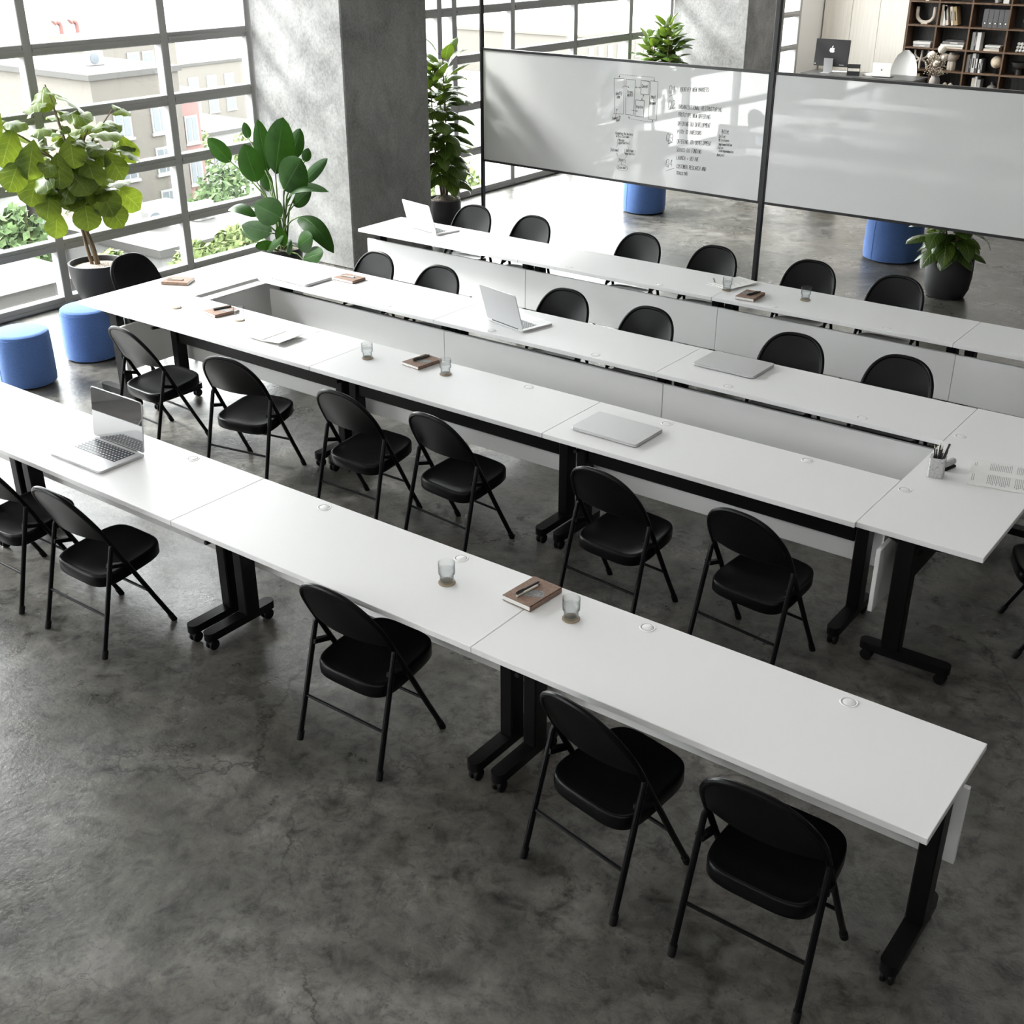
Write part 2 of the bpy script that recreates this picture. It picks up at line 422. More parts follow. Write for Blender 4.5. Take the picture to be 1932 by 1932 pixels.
# long fill lamps, added unseen overhead to lift tables that daylight leaves dark
FILLM = mat('fill_diffuser', (0.9, 0.9, 0.9), 0.6, Emission_Color=(1.0, 0.985, 0.96, 1), Emission_Strength=1.42)
def lamp(y, x0, x1, label):
    r = empty('added_fill_lamp', ((x0 + x1) / 2, y, 3.92)); tag(r, label, 'lamp', 'added fill lamps'); h = (x1 - x0) / 2
    MB().box(-h, h, -0.24, 0.24, 0.012, 0.09, bev=0.004).build('housing', WHITE, r)
    MB().box(-h + 0.02, h - 0.02, -0.22, 0.22, 0.0, 0.011).build('diffuser', FILLM, r, smooth=False)
    c = MB()
    for sx in (-0.8, 0.8): c.tube([(sx * h, 0, 0.09), (sx * h, 0, ZC - 3.92)], 0.006, 8)
    c.build('suspension_rod', POLE, r)
FILLO = FILLM
FILLM = mat('front_fill_diffuser', (0.9, 0.9, 0.9), 0.6, Emission_Color=(1.0, 0.985, 0.96, 1), Emission_Strength=3.6)  # stronger fill, added behind the viewpoint to brighten panels facing it
lamp(-7.4, -7.0, 4.2, 'long added fill lamp nearest to the front wall, parallel to the rows')
lamp(-5.6, -7.0, 4.2, 'long added fill lamp behind the viewpoint, parallel to the rows')
lamp(-3.6, -7.0, 4.2, 'long added fill lamp in front of the nearest row')
FILLM = FILLO
lamp(0.6, -3.0, 4.2, 'long added fill lamp above the nearest row')
lamp(3.6, -3.0, 4.2, 'long added fill lamp above the rectangle')
FILLM = mat('desk_fill_diffuser', (0.9, 0.9, 0.9), 0.6, Emission_Color=(1.0, 0.97, 0.92, 1), Emission_Strength=4.0)  # added unseen fill that brightens the wood panels and desk corner
lamp(15.0, -8.4, -2.5, 'long added fill lamp behind the second pillar')
lamp(17.6, -8.9, -2.5, 'long added fill lamp in front of the office desk')
lamp(19.2, -8.9, -5.0, 'long added fill lamp along the wood panelled wall')
# pale wood wall panels
wp = MB(); xs = [-9.17, -8.62, -8.09, -7.56]
for a, b in zip(xs[:-1], xs[1:]): wp.box(a + 0.003, b - 0.003, 20.0, YB_, 0.0, ZC, bev=0.002, seg=1)
struct(wp.build('wall_panelling', PALEW, smooth=False))

# ------------------------------------------------------------------ flip-top tables
D = 0.59; TH = 0.028; HT = 0.74
def superell(a, b, n, N):
    out = []
    for k in range(N):
        t = 2 * PI * k / N; c, s_ = math.cos(t), math.sin(t)
        out.append((a * math.copysign(abs(c) ** (2 / n), c), b * math.copysign(abs(s_) ** (2 / n), s_)))
    return out
def make_table():
    root = empty('folding_table'); tag(root, 'table', 'table')
    tt = MB().box(-0.899, 0.899, -D / 2, D / 2, HT - TH, HT, bev=0.002).build('tabletop', LAM, root)
    MB().box(-0.8985, 0.8985, 0.16, 0.182, 0.295, 0.63, bev=0.002, seg=1).build('modesty_panel', LAMP, root)
    MB().box(-0.80, 0.80, 0.028, 0.078, 0.468, 0.585, bev=0.006).build('beam', BLK, root)
    for sx in (-1, 1):
        x = sx * 0.838
        lg = MB().box(x - 0.033, x + 0.033, 0.012, 0.102, 0.095, 0.695, bev=0.006)
        pts = []
        for yy, s0 in ((0.21 - 0.033, 0), (-0.235 + 0.033, PI)):
            for k in range(9):
                a = s0 + PI * k / 8; pts.append((x + 0.033 * math.cos(a), yy + 0.033 * math.sin(a)))
        lg.prism(pts, 0.062, 0.105)
        leg = lg.build('leg', BLK, root)
        for yy in (0.17, -0.195):
            c = MB()
            for s2 in (-1, 1):
                c.lathe([(0.010, -0.008), (0.026, -0.008), (0.029, -0.004), (0.029, 0.004), (0.026, 0.008), (0.010, 0.008)], 18,
                        Matrix.Translation((x + s2 * 0.014, yy, 0.029)) @ Matrix.Rotation(PI / 2, 4, 'Y'))
            c.box(x - 0.009, x + 0.009, yy - 0.022, yy + 0.02, 0.03, 0.064, bev=0.003)
            c.build('caster', RUB, leg)
        br = MB()
        br.rings([[(x + dx, yy, z) for dx, yy, z in ((-0.012, 0.20, 0.712), (-0.012, 0.20, 0.70), (-0.012, 0.10, 0.665), (-0.012, 0.01, 0.665), (-0.012, -0.20, 0.70), (-0.012, -0.20, 0.712))],
                  [(x + 0.012, yy, z) for yy, z in ((0.20, 0.712), (0.20, 0.70), (0.10, 0.665), (0.01, 0.665), (-0.20, 0.70), (-0.20, 0.712))]])
        br.build('support_bracket', BLK, root, smooth=False)
        gx = sx * 0.422
        gr = MB().lathe([(0.0258, HT - 0.001), (0.0262, HT + 0.0016), (0.0275, HT + 0.0024), (0.0315, HT + 0.0024), (0.0335, HT)], 32, Matrix.Translation((gx, 0.239, 0)))
        gr.lathe([(0.0236, HT - 0.001), (0.0236, HT + 0.0014), (0.0228, HT + 0.0019), (0.002, HT + 0.0019)], 32, Matrix.Translation((gx, 0.239, 0)))
        go = gr.build('cable_grommet', LAM, root)
        MB().lathe([(0.0262, HT - 0.001), (0.0262, HT + 0.0003), (0.0234, HT + 0.0003), (0.0234, HT - 0.001)], 32, Matrix.Translation((gx, 0.239, 0))).build('grommet_gap', GAPM, go)
    lv = MB().tube([(-0.70, 0.05, 0.66), (-0.70, -0.16, 0.665)], 0.007, 8)
    lv.tube([(-0.70, -0.14, 0.664), (-0.70, -0.19, 0.666), (-0.70, -0.265, 0.672)], [0.010, 0.0125, 0.011], 10)
    lv.build('release_lever', RUB, root)
    return root
TP = make_table(); tu = []
def table(x, y, rz, label, group):
    return first_or_clone(TP, tu, (x, y, 0), rz, label, group)
ga = 'white tables of the nearest row'
table(-0.9, D / 2, 0, 'white training table at the right end of the nearest row, one water glass on it', ga)
table(-2.7, D / 2, 0, 'white training table of the nearest row between its right end table and the laptop table', ga)
table(-4.5, D / 2, 0, 'white training table of the nearest row carrying the laptop with visible keyboard', ga)
table(-6.3, D / 2, 0, 'white training table of the nearest row cut off by the left picture edge', ga)
gb = 'white tables of the near side of the rectangle'
table(-1.917, 2.201, 0, 'white table on the near side of the rectangle with one closed laptop', gb)
table(-3.717, 2.201, 0, 'white table on the near side of the rectangle with two glasses and kraft notebook', gb)
table(-5.517, 2.201, 0, 'white table on the near side of the rectangle with the spiral calendar', gb)
gc = 'white tables of the far side of the rectangle'
table(-1.917, 3.414, PI, 'white far side rectangle table carrying only a closed laptop', gc)
table(-3.717, 3.414, PI, 'white far side rectangle table carrying the open laptop seen from behind', gc)
table(-5.517, 3.414, PI, 'white far side rectangle table with closed laptop and notebook together', gc)
gd = 'white tables of the rear row below the whiteboards'
table(-0.619, 5.0875, PI, 'white rear row table at the right picture edge, bare top', gd)
table(-2.419, 5.0875, PI, 'white rear row table with a kraft notebook and two water glasses', gd)
table(-4.219, 5.0875, PI, 'white rear row table with a pen and paper sheets at its right end', gd)
table(-6.019, 5.0875, PI, 'white rear row table against the dark pillar side with an open laptop', gd)
table(-6.712, 2.803, -PI / 2, 'white table closing the rectangle on the window side', None)
table(-0.7215, 2.819, PI / 2, 'white table closing the rectangle at right with pencil cup and magazine', None)

# ------------------------------------------------------------------ folding chairs
def line_y(z): return 0.215 - 0.52 * z
def make_chair():
    root = empty('folding_chair'); tag(root, 'chair', 'chair')
    hw = 0.219
    def loop_pt(t):            # t in 0..PI : right shoulder over the top to the left shoulder
        c, s_ = math.cos(t), math.sin(t); n = 2.55
        x = hw * math.copysign(abs(c) ** (2 / n), c); z = 0.60 + 0.245 * abs(s_) ** (2 / n)
        return x, z
    def bow(x, z): return -0.045 * (1 - min(1, abs(x / hw)) ** 2) * max(0.0, 1 - max(0.0, (z - 0.60)) / 0.25)
    def P(x, z, off=0.0): return (x, line_y(z) + bow(x, z) + off, z)
    pts = [(hw, line_y(0.006) + 0.0, 0.012)] + [P(hw, z) for z in (0.2, 0.4, 0.5)]
    top = [loop_pt(PI * k / 36) for k in range(37)]
    pts += [P(x, z) for x, z in top]
    pts += [P(-hw, z) for z in (0.5, 0.4, 0.2)] + [(-hw, line_y(0.006), 0.012)]
    MB().tube(pts, 0.0125, 10).build('frame', CHB, root)
    # backrest skin
    bk = MB(); nx, nz = 28, 9; vf = []; vb = []
    for j in range(nz + 1):
        for i in range(nx + 1):
            t = PI - PI * i / nx
            xt, zt = loop_pt(t); xt *= 0.975
            zb = 0.598
            zz = zb + (zt - 0.004 - zb) * j / nz
            if zz < zb: zz = zb
            vf.append(P(xt, zz, 0.004 - 0.004 * math.sin(PI * j / nz)))
            vb.append(P(xt, zz, -0.007))
    m = len(vf); f = []
    for j in range(nz):
        for i in range(nx):
            a = j * (nx + 1) + i
            f.append((a, a + 1, a + nx + 2, a + nx + 1)); f.append((m + a, m + a + nx + 1, m + a + nx + 2, m + a + 1))
    for i in range(nx): f.append((i, m + i, m + i + 1, i + 1))
    bk.add(vf + vb, f); bk.tube([P(x * 0.96 * hw / hw, 0.597, -0.002) for x in [hw * (-1 + 2 * k / 20) for k in range(21)]], 0.005, 8)
    bk.build('backrest', CHB, root)
    # seat
    N = 56; base = superell(1, 1, 4.2, N)
    def sp(sx, sy, dz, dish=0.0):
        out = []
        for x, y in base:
            yy = 0.047 + 0.207 * y * sy
            ww = 0.202 - 0.010 * (y * sy)
            z = 0.42 + 0.11 * (yy - 0.047)
            out.append((ww * x * sx, yy, z + dz - dish))
        return out
    st = MB().rings([sp(0.985, 0.985, -0.062), sp(1.0, 1.0, -0.058), sp(1.0, 1.0, -0.014), sp(0.992, 0.992, -0.005), sp(0.97, 0.97, 0.0), sp(0.93, 0.93, 0.0), sp(0.88, 0.885, -0.003),
                     sp(0.80, 0.80, -0.008), sp(0.6, 0.6, -0.013), sp(0.3, 0.3, -0.015), sp(0.02, 0.02, -0.016)])
    st.build('seat', CHB, root, angle=50)
    for s in (-1, 1):
        MB().tube([(s * 0.236, -0.228, 0.012), (s * 0.226, -0.088, 0.55), (s * 0.221, -0.08, 0.565)], 0.0125, 10).build('leg', CHB, root)
    MB().tube([(-0.233, -0.175, 0.212), (0.233, -0.175, 0.212)], 0.0075, 8).build('stretcher', CHB, root)
    MB().tube([(-hw, line_y(0.225), 0.225), (hw, line_y(0.225), 0.225)], 0.0075, 8).build('stretcher', CHB, root)
    for s in (-1, 1):
        b = MB().rings([[(s * 0.207, yy, z) for yy, z in ((-0.115, 0.475), (-0.02, 0.445), (-0.02, 0.425), (-0.12, 0.455))],
                        [(s * 0.232, yy, z) for yy, z in ((-0.115, 0.475), (-0.02, 0.445), (-0.02, 0.425), (-0.12, 0.455))]])
        b.tube([(s * 0.205, -0.105, 0.466), (s * 0.243, -0.105, 0.466)], 0.007, 8)
        b.build('hinge_bracket', CHB, root, smooth=False)
        MB().tube([(s * 0.2365, -0.2305, 0.0), (s * 0.2353, -0.218, 0.042)], 0.0155, 12).build('foot_cap', RUB, root)
        MB().tube([(s * hw, line_y(0.0), 0.0), (s * hw, line_y(0.04), 0.042)], 0.0155, 12).build('foot_cap', RUB, root)
    return root
CP = make_chair(); cu = []
def chair(x, y, deg, label, group=None): return first_or_clone(CP, cu, (x, y, 0), math.radians(deg), label, group)
G1 = 'folding chairs along the nearest row'; G2 = 'folding chairs on the near side of the rectangle'
G3 = 'folding chairs on the far side of the rectangle'; G4 = 'folding chairs behind the rear row'
chair(-0.478, -0.016, -0.3, 'black folding chair lowest in the picture, at the right end of the nearest row', G1)
chair(-1.15, 0.022, -10.3, 'black folding chair overlapped by the lowest chair of the nearest row', G1)
chair(-2.424, 0.074, 0.2, 'black folding chair standing alone mid-row, its back against the nearest tables', G1)
chair(-4.132, -0.052, 0, 'black folding chair in front of the table with keyboard laptop, whole at left', G1)
chair(-4.84, -0.05, 0, 'black folding chair of the nearest row cut by the left picture edge', G1)
chair(-5.907, 1.70, -3.4, 'black folding chair beside the blue pouf, first at the rectangle near side', G2)
chair(-4.965, 1.705, 10.5, 'black folding chair turned clockwise, second from the blue poufs on the near side', G2)
chair(-3.958, 1.704, 0.7, 'black folding chair with glass-and-notebook table before it, third on the near side', G2)
chair(-3.285, 1.75, -4.9, 'black folding chair fourth on the near side, close to the third chair', G2)
chair(-2.154, 1.695, -4.7, 'black folding chair behind the kraft notebook of the nearest row', G2)
chair(-1.374, 1.697, -6.8, 'black folding chair on the near side closest to the right end table', G2)
for x, y, a, l in ((-5.91, 3.745, 176, 'black folding chair on the far side of the rectangle nearest to the pillar'),
                   (-5.215, 3.715, 179, 'black folding chair second from the pillar on the far side of the rectangle'),
                   (-4.065, 3.775, 181, 'black folding chair just right of the laptop seen from behind'),
                   (-3.36, 3.755, 177, 'black folding chair between the open laptop and the closed laptop, far side'),
                   (-2.285, 3.82, 183, 'black folding chair behind the closed laptop of the rectangle far side'),
                   (-1.575, 3.805, 180, 'black folding chair last to the right on the rectangle far side')):
    chair(x, y, a, l, G3)
for x, y, a, l in ((-6.345, 5.585, 181, 'black folding chair in the rear row in front of the potted rubber plant'),
                   (-5.65, 5.55, 177, 'black folding chair second from the pillar in the rear row'),
                   (-4.52, 5.565, 179, 'black folding chair third from the pillar in the rear row'),
                   (-3.80, 5.555, 180, 'black folding chair immediately left of the tall black post in the rear row'),
                   (-2.965, 5.60, 182, 'black folding chair immediately right of the tall black post in the rear row'),
                   (-2.265, 5.575, 178, 'black folding chair in the rear row in front of the small potted plant')):
    chair(x, y, a, l, G4)
chair(-7.24, 2.70, -88, 'black folding chair at the window side of the rectangle beside the big fig plant')
chair(-0.203, 2.71, 115, 'black folding chair at the far right picture edge, angled to the rectangle end')

# ------------------------------------------------------------------ things on the tables
ZT = HT + 0.0012
def rrect(w, d, r, n=6):
    out = []
    for cx, cy_, a0 in ((w / 2 - r, d / 2 - r, 0), (-w / 2 + r, d / 2 - r, PI / 2), (-w / 2 + r, -d / 2 + r, PI), (w / 2 - r, -d / 2 + r, 1.5 * PI)):
        for k in range(n + 1):
            a = a0 + PI / 2 * k / n; out.append((cx + r * math.cos(a), cy_ + r * math.sin(a)))
    return out
def slab(mb, w, d, r, z0, z1, M=None, e=0.002):
    p0 = rrect(w - 2 * e, d - 2 * e, max(r - e, 0.001)); p1 = rrect(w, d, r)
    mb.rings([[(x, y, z0) for x, y in p0], [(x, y, z0 + e) for x, y in p1], [(x, y, z1 - e) for x, y in p1], [(x, y, z1) for x, y in p0]], M)
    return mb
def glass_proto():
    root = empty('water_glass'); tag(root, 'glass', 'glass')
    prof_o = [(0.0265, 0.006), (0.0295, 0.009), (0.0300, 0.035), (0.0305, 0.040), (0.0355, 0.046), (0.0365, 0.052), (0.0365, 0.1)]
    prof_i = [(0.0350, 0.1), (0.0350, 0.053), (0.034, 0.048), (0.0290, 0.042), (0.0283, 0.036), (0.0275, 0.017), (0.025, 0.015)]
    m = MB(); m.lathe(prof_o + prof_i, 36); m.build('tumbler', GLASS, root)
    wp_ = [(0.0248, 0.0153), (0.0272, 0.0175), (0.0281, 0.036), (0.0288, 0.0422), (0.0337, 0.0485), (0.0347, 0.0535), (0.0347, 0.068)]
    MB().lathe(wp_, 36).build('water', WATER, root)
    return root
GP = glass_proto(); gu = []
CO = MB().lathe([(0.036, 0.0), (0.037, 0.001), (0.037, 0.005), (0.036, 0.006)], 36).build('coaster', CORK); tag(CO, 'coaster', 'coaster'); cou = []
def glass(x, y, where):
    first_or_clone(CO, cou, (x, y, ZT - 0.0009), 0, 'cork coaster under the glass ' + where, 'coasters')
    first_or_clone(GP, gu, (x, y, ZT - 0.0006), 0, 'stepped water glass ' + where, 'water glasses')
glass(-2.19, 0.328, 'left of the notebook on the nearest row')
glass(-1.603, 0.403, 'right of the notebook on the nearest row')
glass(-3.838, 2.312, 'touching the kraft notebook on the rectangle near side')
glass(-4.428, 2.242, 'standing alone before the notebook, rectangle near side')
glass(-6.283, 2.222, 'at the window end corner of the rectangle')
glass(-5.695, 2.296, 'by the grey notebook above the calendar')
glass(-3.310, 5.015, 'in front of the paper sheets on the rear row')
glass(-2.727, 5.135, 'standing alone right of the rear row notebook')

def notebook(w, d, h, x, y, rz, label, items, cover=BRN):
    root = empty('notebook', (x, y, ZT + 0.0014), rz); tag(root, label, 'notebook', 'notebooks on the tables')
    MB().box(-w / 2 + 0.002, w / 2 - 0.003, -d / 2 + 0.002, d / 2 - 0.002, 0.0025, h - 0.0025).build('page_block', PAPER, root, smooth=False)
    c = MB().box(-w / 2, w / 2, -d / 2, d / 2, 0, 0.0025).box(-w / 2, w / 2, -d / 2, d / 2, h - 0.0025, h).box(w / 2 - 0.0028, w / 2, -d / 2, d / 2, 0, h)
    c.build('cover', cover, root, smooth=False)
    R = Matrix.Translation((x, y, 0)) @ Matrix.Rotation(rz, 4, 'Z')
    zt = ZT + 0.0014 + h
    for kind, px_, py_, a, lab in items:
        p = R @ Vector((px_, py_, 0))
        if kind == 'card':
            o = MB().box(-0.043, 0.043, -0.027, 0.027, 0, 0.0007).build('card', CARD, smooth=False)
            o.location = (p.x, p.y, zt + 0.0002); o.rotation_euler = (0, 0, rz + a); tag(o, lab, 'card')
        else:
            o = empty('pen', (p.x, p.y, zt + 0.0055), rz + a); tag(o, lab, 'pen', 'pens on the notebooks')
            MB().tube([(-0.06, 0, 0), (0.066, 0, 0)], 0.005, 10).build('barrel', PENB if kind == 'black' else PENW, o)
            MB().tube([(0.066, 0, 0), (0.073, 0, 0), (0.078, 0, 0)], [0.0045, 0.003, 0.001], 10).build('tip', PENB, o)
            MB().box(-0.055, -0.02, -0.0012, 0.0012, 0.0045, 0.0075).build('clip', PENB, o)
notebook(0.149, 0.208, 0.024, -1.832, 0.453, math.radians(-4), 'kraft notebook with two pens and a grey card on the nearest row',
         [('black', -0.028, -0.003, math.radians(86), 'black pen beside a cream pen on the nearest kraft notebook'),
          ('cream', -0.012, -0.022, math.radians(86), 'cream pen beside the black pen on the nearest kraft notebook'),
          ('card', 0.018, -0.012, 0.55, 'grey card on the nearest kraft notebook')])
notebook(0.15, 0.205, 0.02, -4.082, 2.374, math.radians(-6), 'kraft notebook on the near side of the rectangle, glass at its right',
         [('black', -0.035, 0.02, math.radians(88), 'upper black pen on the kraft notebook of the rectangle near side'),
          ('black', -0.02, 0.008, math.radians(88), 'lower black pen on the kraft notebook of the rectangle near side'),
          ('card', 0.02, 0.0, 0.6, 'grey card on the kraft notebook of the rectangle near side')])
notebook(0.16, 0.20, 0.02, -5.93, 2.335, math.radians(-10), 'sunlit kraft notebook left of the water glass above the calendar',
         [('black', -0.03, 0.02, math.radians(84), 'upper black pen on the sunlit notebook above the calendar'),
          ('black', -0.012, 0.012, math.radians(84), 'lower black pen on the sunlit notebook above the calendar'),
          ('card', 0.03, 0.02, 0.5, 'pale card on the sunlit notebook above the calendar')])
notebook(0.205, 0.145, 0.02, -5.795, 3.508, math.radians(0), 'kraft notebook beside the closed laptop at the window end of the far side',
         [('cream', -0.02, -0.005, math.radians(10), 'cream pen on the kraft notebook of the rectangle far side'),
          ('card', 0.01, 0.012, 0.2, 'pale card on the kraft notebook of the rectangle far side')])
notebook(0.148, 0.21, 0.022, -3.085, 4.952, math.radians(3), 'kraft notebook on the rear row with two black pens lying on its right',
         [('black', 0.025, 0.022, math.radians(78), 'black pen nearer the spine on the rear row notebook'),
          ('black', 0.008, 0.012, math.radians(78), 'black pen nearer the grey card on the rear row notebook'),
          ('card', -0.025, 0.015, 0.6, 'grey card on the rear row notebook')])
notebook(0.16, 0.21, 0.022, -6.80, 2.66, math.radians(-62), 'sunlit notebook with tan spine on the window end table',
         [('cream', 0.02, -0.02, math.radians(90), 'tan pen on the sunlit notebook of the window end table')])

def keyboard(mb_base, mb_keys, W, d0, d1, z):
    mb_base.box(-W / 2, W / 2, d0, d1, z - 0.0005, z + 0.0002)
    rows, cols = 6, 14
    dy = (d1 - d0 - 0.004) / rows; dx = (W - 0.004) / cols
    for r in range(rows):
        for c in range(cols):
            if r == 0 and 4 <= c <= 8:
                if c != 4: continue
                x0, x1 = -W / 2 + 0.002 + 4 * dx, -W / 2 + 0.002 + 9 * dx
            else:
                x0, x1 = -W / 2 + 0.002 + c * dx, -W / 2 + 0.002 + (c + 1) * dx
            y0 = d0 + 0.002 + r * dy
            mb_base.box(x0 + 0.0012, x1 - 0.0012, y0 + 0.0012, y0 + dy - 0.0012, z, z + 0.0012)
            if not (r == 0 and c == 4):
                xm, ym = (x0 + x1) / 2, y0 + dy * 0.5
                mb_keys.box(xm - 0.0045, xm + 0.0045, ym - 0.0035, ym + 0.0035, z + 0.0012, z + 0.0014)
def laptop_open(W, Dp, x, y, rz, lean, label):
    root = empty('laptop', (x, y, ZT + 0.0004), rz); tag(root, label, 'laptop', 'open laptops')
    base = slab(MB(), W, Dp, 0.018, 0.0, 0.014).build('base', SILV, root, angle=30)
    kb = MB(); kk = MB(); keyboard(kb, kk, W * 0.80, -0.02 * Dp / 0.28, 0.40 * Dp, 0.0143)
    k = kb.build('keyboard', KEYS, base, smooth=False); kk.build('key_legend', KEYT, base, smooth=False)
    MB().box(-0.075, 0.075, -Dp / 2 + 0.006, -0.03 * Dp / 0.28, 0.0138, 0.0144, bev=0.0002).build('trackpad', ALU, base, smooth=False)
    MB().tube([(-W * 0.36, Dp / 2 - 0.004, 0.015), (W * 0.36, Dp / 2 - 0.004, 0.015)], 0.006, 12).build('hinge', POLE, root)
    M = Matrix.Translation((0, Dp / 2 - 0.004, 0.017)) @ Matrix.Rotation(PI / 2 - lean, 4, 'X')
    lid = slab(MB(), W, Dp * 0.97, 0.016, -0.004, 0.003, M @ Matrix.Translation((0, Dp * 0.485, 0))).build('lid', SILV, root, angle=30)
    slab(MB(), W - 0.006, Dp * 0.97 - 0.006, 0.014, 0.0031, 0.0036, M @ Matrix.Translation((0, Dp * 0.485, 0)), e=0.0001).build('screen', SCR, lid)
    return root
laptop_open(0.425, 0.285, -4.512, 0.258, math.radians(0.5), math.radians(6), 'open silver laptop with visible keyboard on the nearest row')
laptop_open(0.385, 0.275, -4.09, 3.432, math.radians(166.7), math.radians(16), 'open laptop seen from behind on the far side of the rectangle')
laptop_open(0.395, 0.275, -6.33, 5.172, math.radians(168.6), math.radians(16), 'open laptop seen from behind on the rear row next to the pillar')
def laptop_closed(W, Dp, x, y, rz, label):
    root = empty('laptop', (x, y, ZT + 0.0004), rz); tag(root, label, 'laptop', 'closed laptops')
    slab(MB(), W, Dp, 0.018, 0.003, 0.0125).build('base', SILV, root, angle=30)
    slab(MB(), W, Dp, 0.018, 0.0132, 0.020).build('lid', SILV, root, angle=30)
    f = MB()
    for sx in (-1, 1):
        for sy in (-1, 1): f.lathe([(0.008, 0), (0.008, 0.0035)], 12, Matrix.Translation((sx * W * 0.42, sy * Dp * 0.4, 0)))
    f.build('foot', RUB, root)
laptop_closed(0.425, 0.285, -2.505, 2.18, math.radians(-1), 'closed silver laptop on the near side of the rectangle')
laptop_closed(0.435, 0.285, -6.13, 3.305, math.radians(-1.5), 'closed silver laptop at the window end of the rectangle far side')
laptop_closed(0.425, 0.295, -2.48, 3.518, math.radians(-0.5), 'closed silver laptop on the far side of the rectangle in front of a chair')

# spiral calendar : two raised sheets with a wire coil
def calendar():
    root = empty('spiral_calendar', (-5.21, 2.168, ZT), math.radians(2)); tag(root, 'open spiral bound calendar with small grey print, near side of the rectangle', 'calendar')
    for s, nm in ((-1, 'left_page'), (1, 'right_page')):
        M = Matrix.Translation((s * 0.004, 0, 0.010)) @ Matrix.Rotation(-s * math.radians(3 if s < 0 else 5), 4, 'Y')
        x0, x1 = (0.0, 0.158) if s > 0 else (-0.158, 0.0)
        pg = MB().box(x0, x1, -0.115, 0.115, 0.0, 0.004, M)
        o = pg.build('page', PAPER, root, smooth=False)
        pr_ = MB(); hd = MB()
        for r in range(5):
            for c in range(4):
                px_ = x0 + 0.02 + c * 0.034; py_ = 0.075 - r * 0.042
                for q in range(2): pr_.box(px_, px_ + 0.010 + 0.012 * ((r * 3 + c * 5 + q) % 3) / 2, py_ - q * 0.008, py_ + 0.0022 - q * 0.008, 0.0041, 0.0043, M)
        pr_.build('print', GINK, o, smooth=False)
        if s < 0:
            hd.box(x0 + 0.03, x1 - 0.03, 0.09, 0.097, 0.0041, 0.0044, M).build('heading', PINK, o, smooth=False)
    c = MB()
    for k in range(22):
        y = -0.105 + 0.01 * k
        c.tube([(0.007 * math.cos(2 * PI * a / 10), y, 0.012 + 0.007 * math.sin(2 * PI * a / 10)) for a in range(10)], 0.0008, 5, closed=True)
    c.build('wire_coil', POLE, root)
    MB().box(-0.15, 0.155, -0.112, 0.112, 0.0004, 0.0025).build('backing_board', PAPER, root, smooth=False)
calendar()

# loose sheets + pen on the rear row
for k, (x, y, a, l) in enumerate(((-3.375, 5.19, -8, 'lowest white paper sheet of the loose stack on the rear row'),
                                  (-3.355, 5.195, -24, 'middle white paper sheet of the loose stack on the rear row'),
                                  (-3.34, 5.215, -16, 'topmost white paper sheet of the loose stack on the rear row'))):
    o = MB().box(-0.105, 0.105, -0.148, 0.148, 0, 0.0035).build('paper_sheet', PAPER, smooth=False)
    o.location = (x, y, ZT + 0.0004 + 0.0037 * k); o.rotation_euler = (0, 0, math.radians(a)); tag(o, l, 'paper', 'loose paper sheets')
    pr_ = MB()
    for r in range(9): pr_.box(-0.075, 0.02 + 0.05 * ((r * 7) % 3) / 2, 0.10 - 0.022 * r, 0.1025 - 0.022 * r, 0.0036, 0.0038)
    pr_.build('print', GINK, o, smooth=False)
pn = empty('pen', (-3.496, 5.163, ZT + 0.0065), math.radians(-57)); tag(pn, 'black pen lying alone left of the paper sheets on the rear row', 'pen')
MB().tube([(-0.066, 0, 0), (0.062, 0, 0)], 0.006, 10).build('barrel', PENB, pn)
MB().tube([(0.062, 0, 0), (0.073, 0, 0)], [0.005, 0.0012], 10).build('tip', PENB, pn)

# pencil cup, pencils, stapler, magazine on the right end table
cx, cy_ = -0.898, 2.655
cup = empty('pencil_cup', (cx, cy_, ZT + 0.0004), math.radians(12)); tag(cup, 'square speckled grey pencil cup on the right end table', 'pencil cup')
SPK = mat('speckled_terrazzo', g(0.45), 0.8); _t = NT(SPK); _c = _t.obj()
_t.l(_t.ramp(_t.noise(_c, 120, 3, 0.7), [(0.33, g(0.16)), (0.4, g(0.43)), (0.62, g(0.5)), (0.7, g(0.66))]), _t.b.inputs['Base Color'])
m = MB(); N = 40
def rr(w, r): 
    q = rrect(w, w, r, 9); return q
oo = rr(0.078, 0.012); cc = [(0.031 * math.cos(math.atan2(y, x)), 0.031 * math.sin(math.atan2(y, x))) for x, y in oo]
m.rings([[(x * .97, y * .97, 0) for x, y in oo], [(x, y, 0.003) for x, y in oo], [(x, y, 0.098) for x, y in oo], [(x * .96, y * .96, 0.101) for x, y in oo], [(x, y, 0.101) for x, y in cc], [(x, y, 0.012) for x, y in cc]], cap1=True)
m.build('cup_body', SPK, cup)
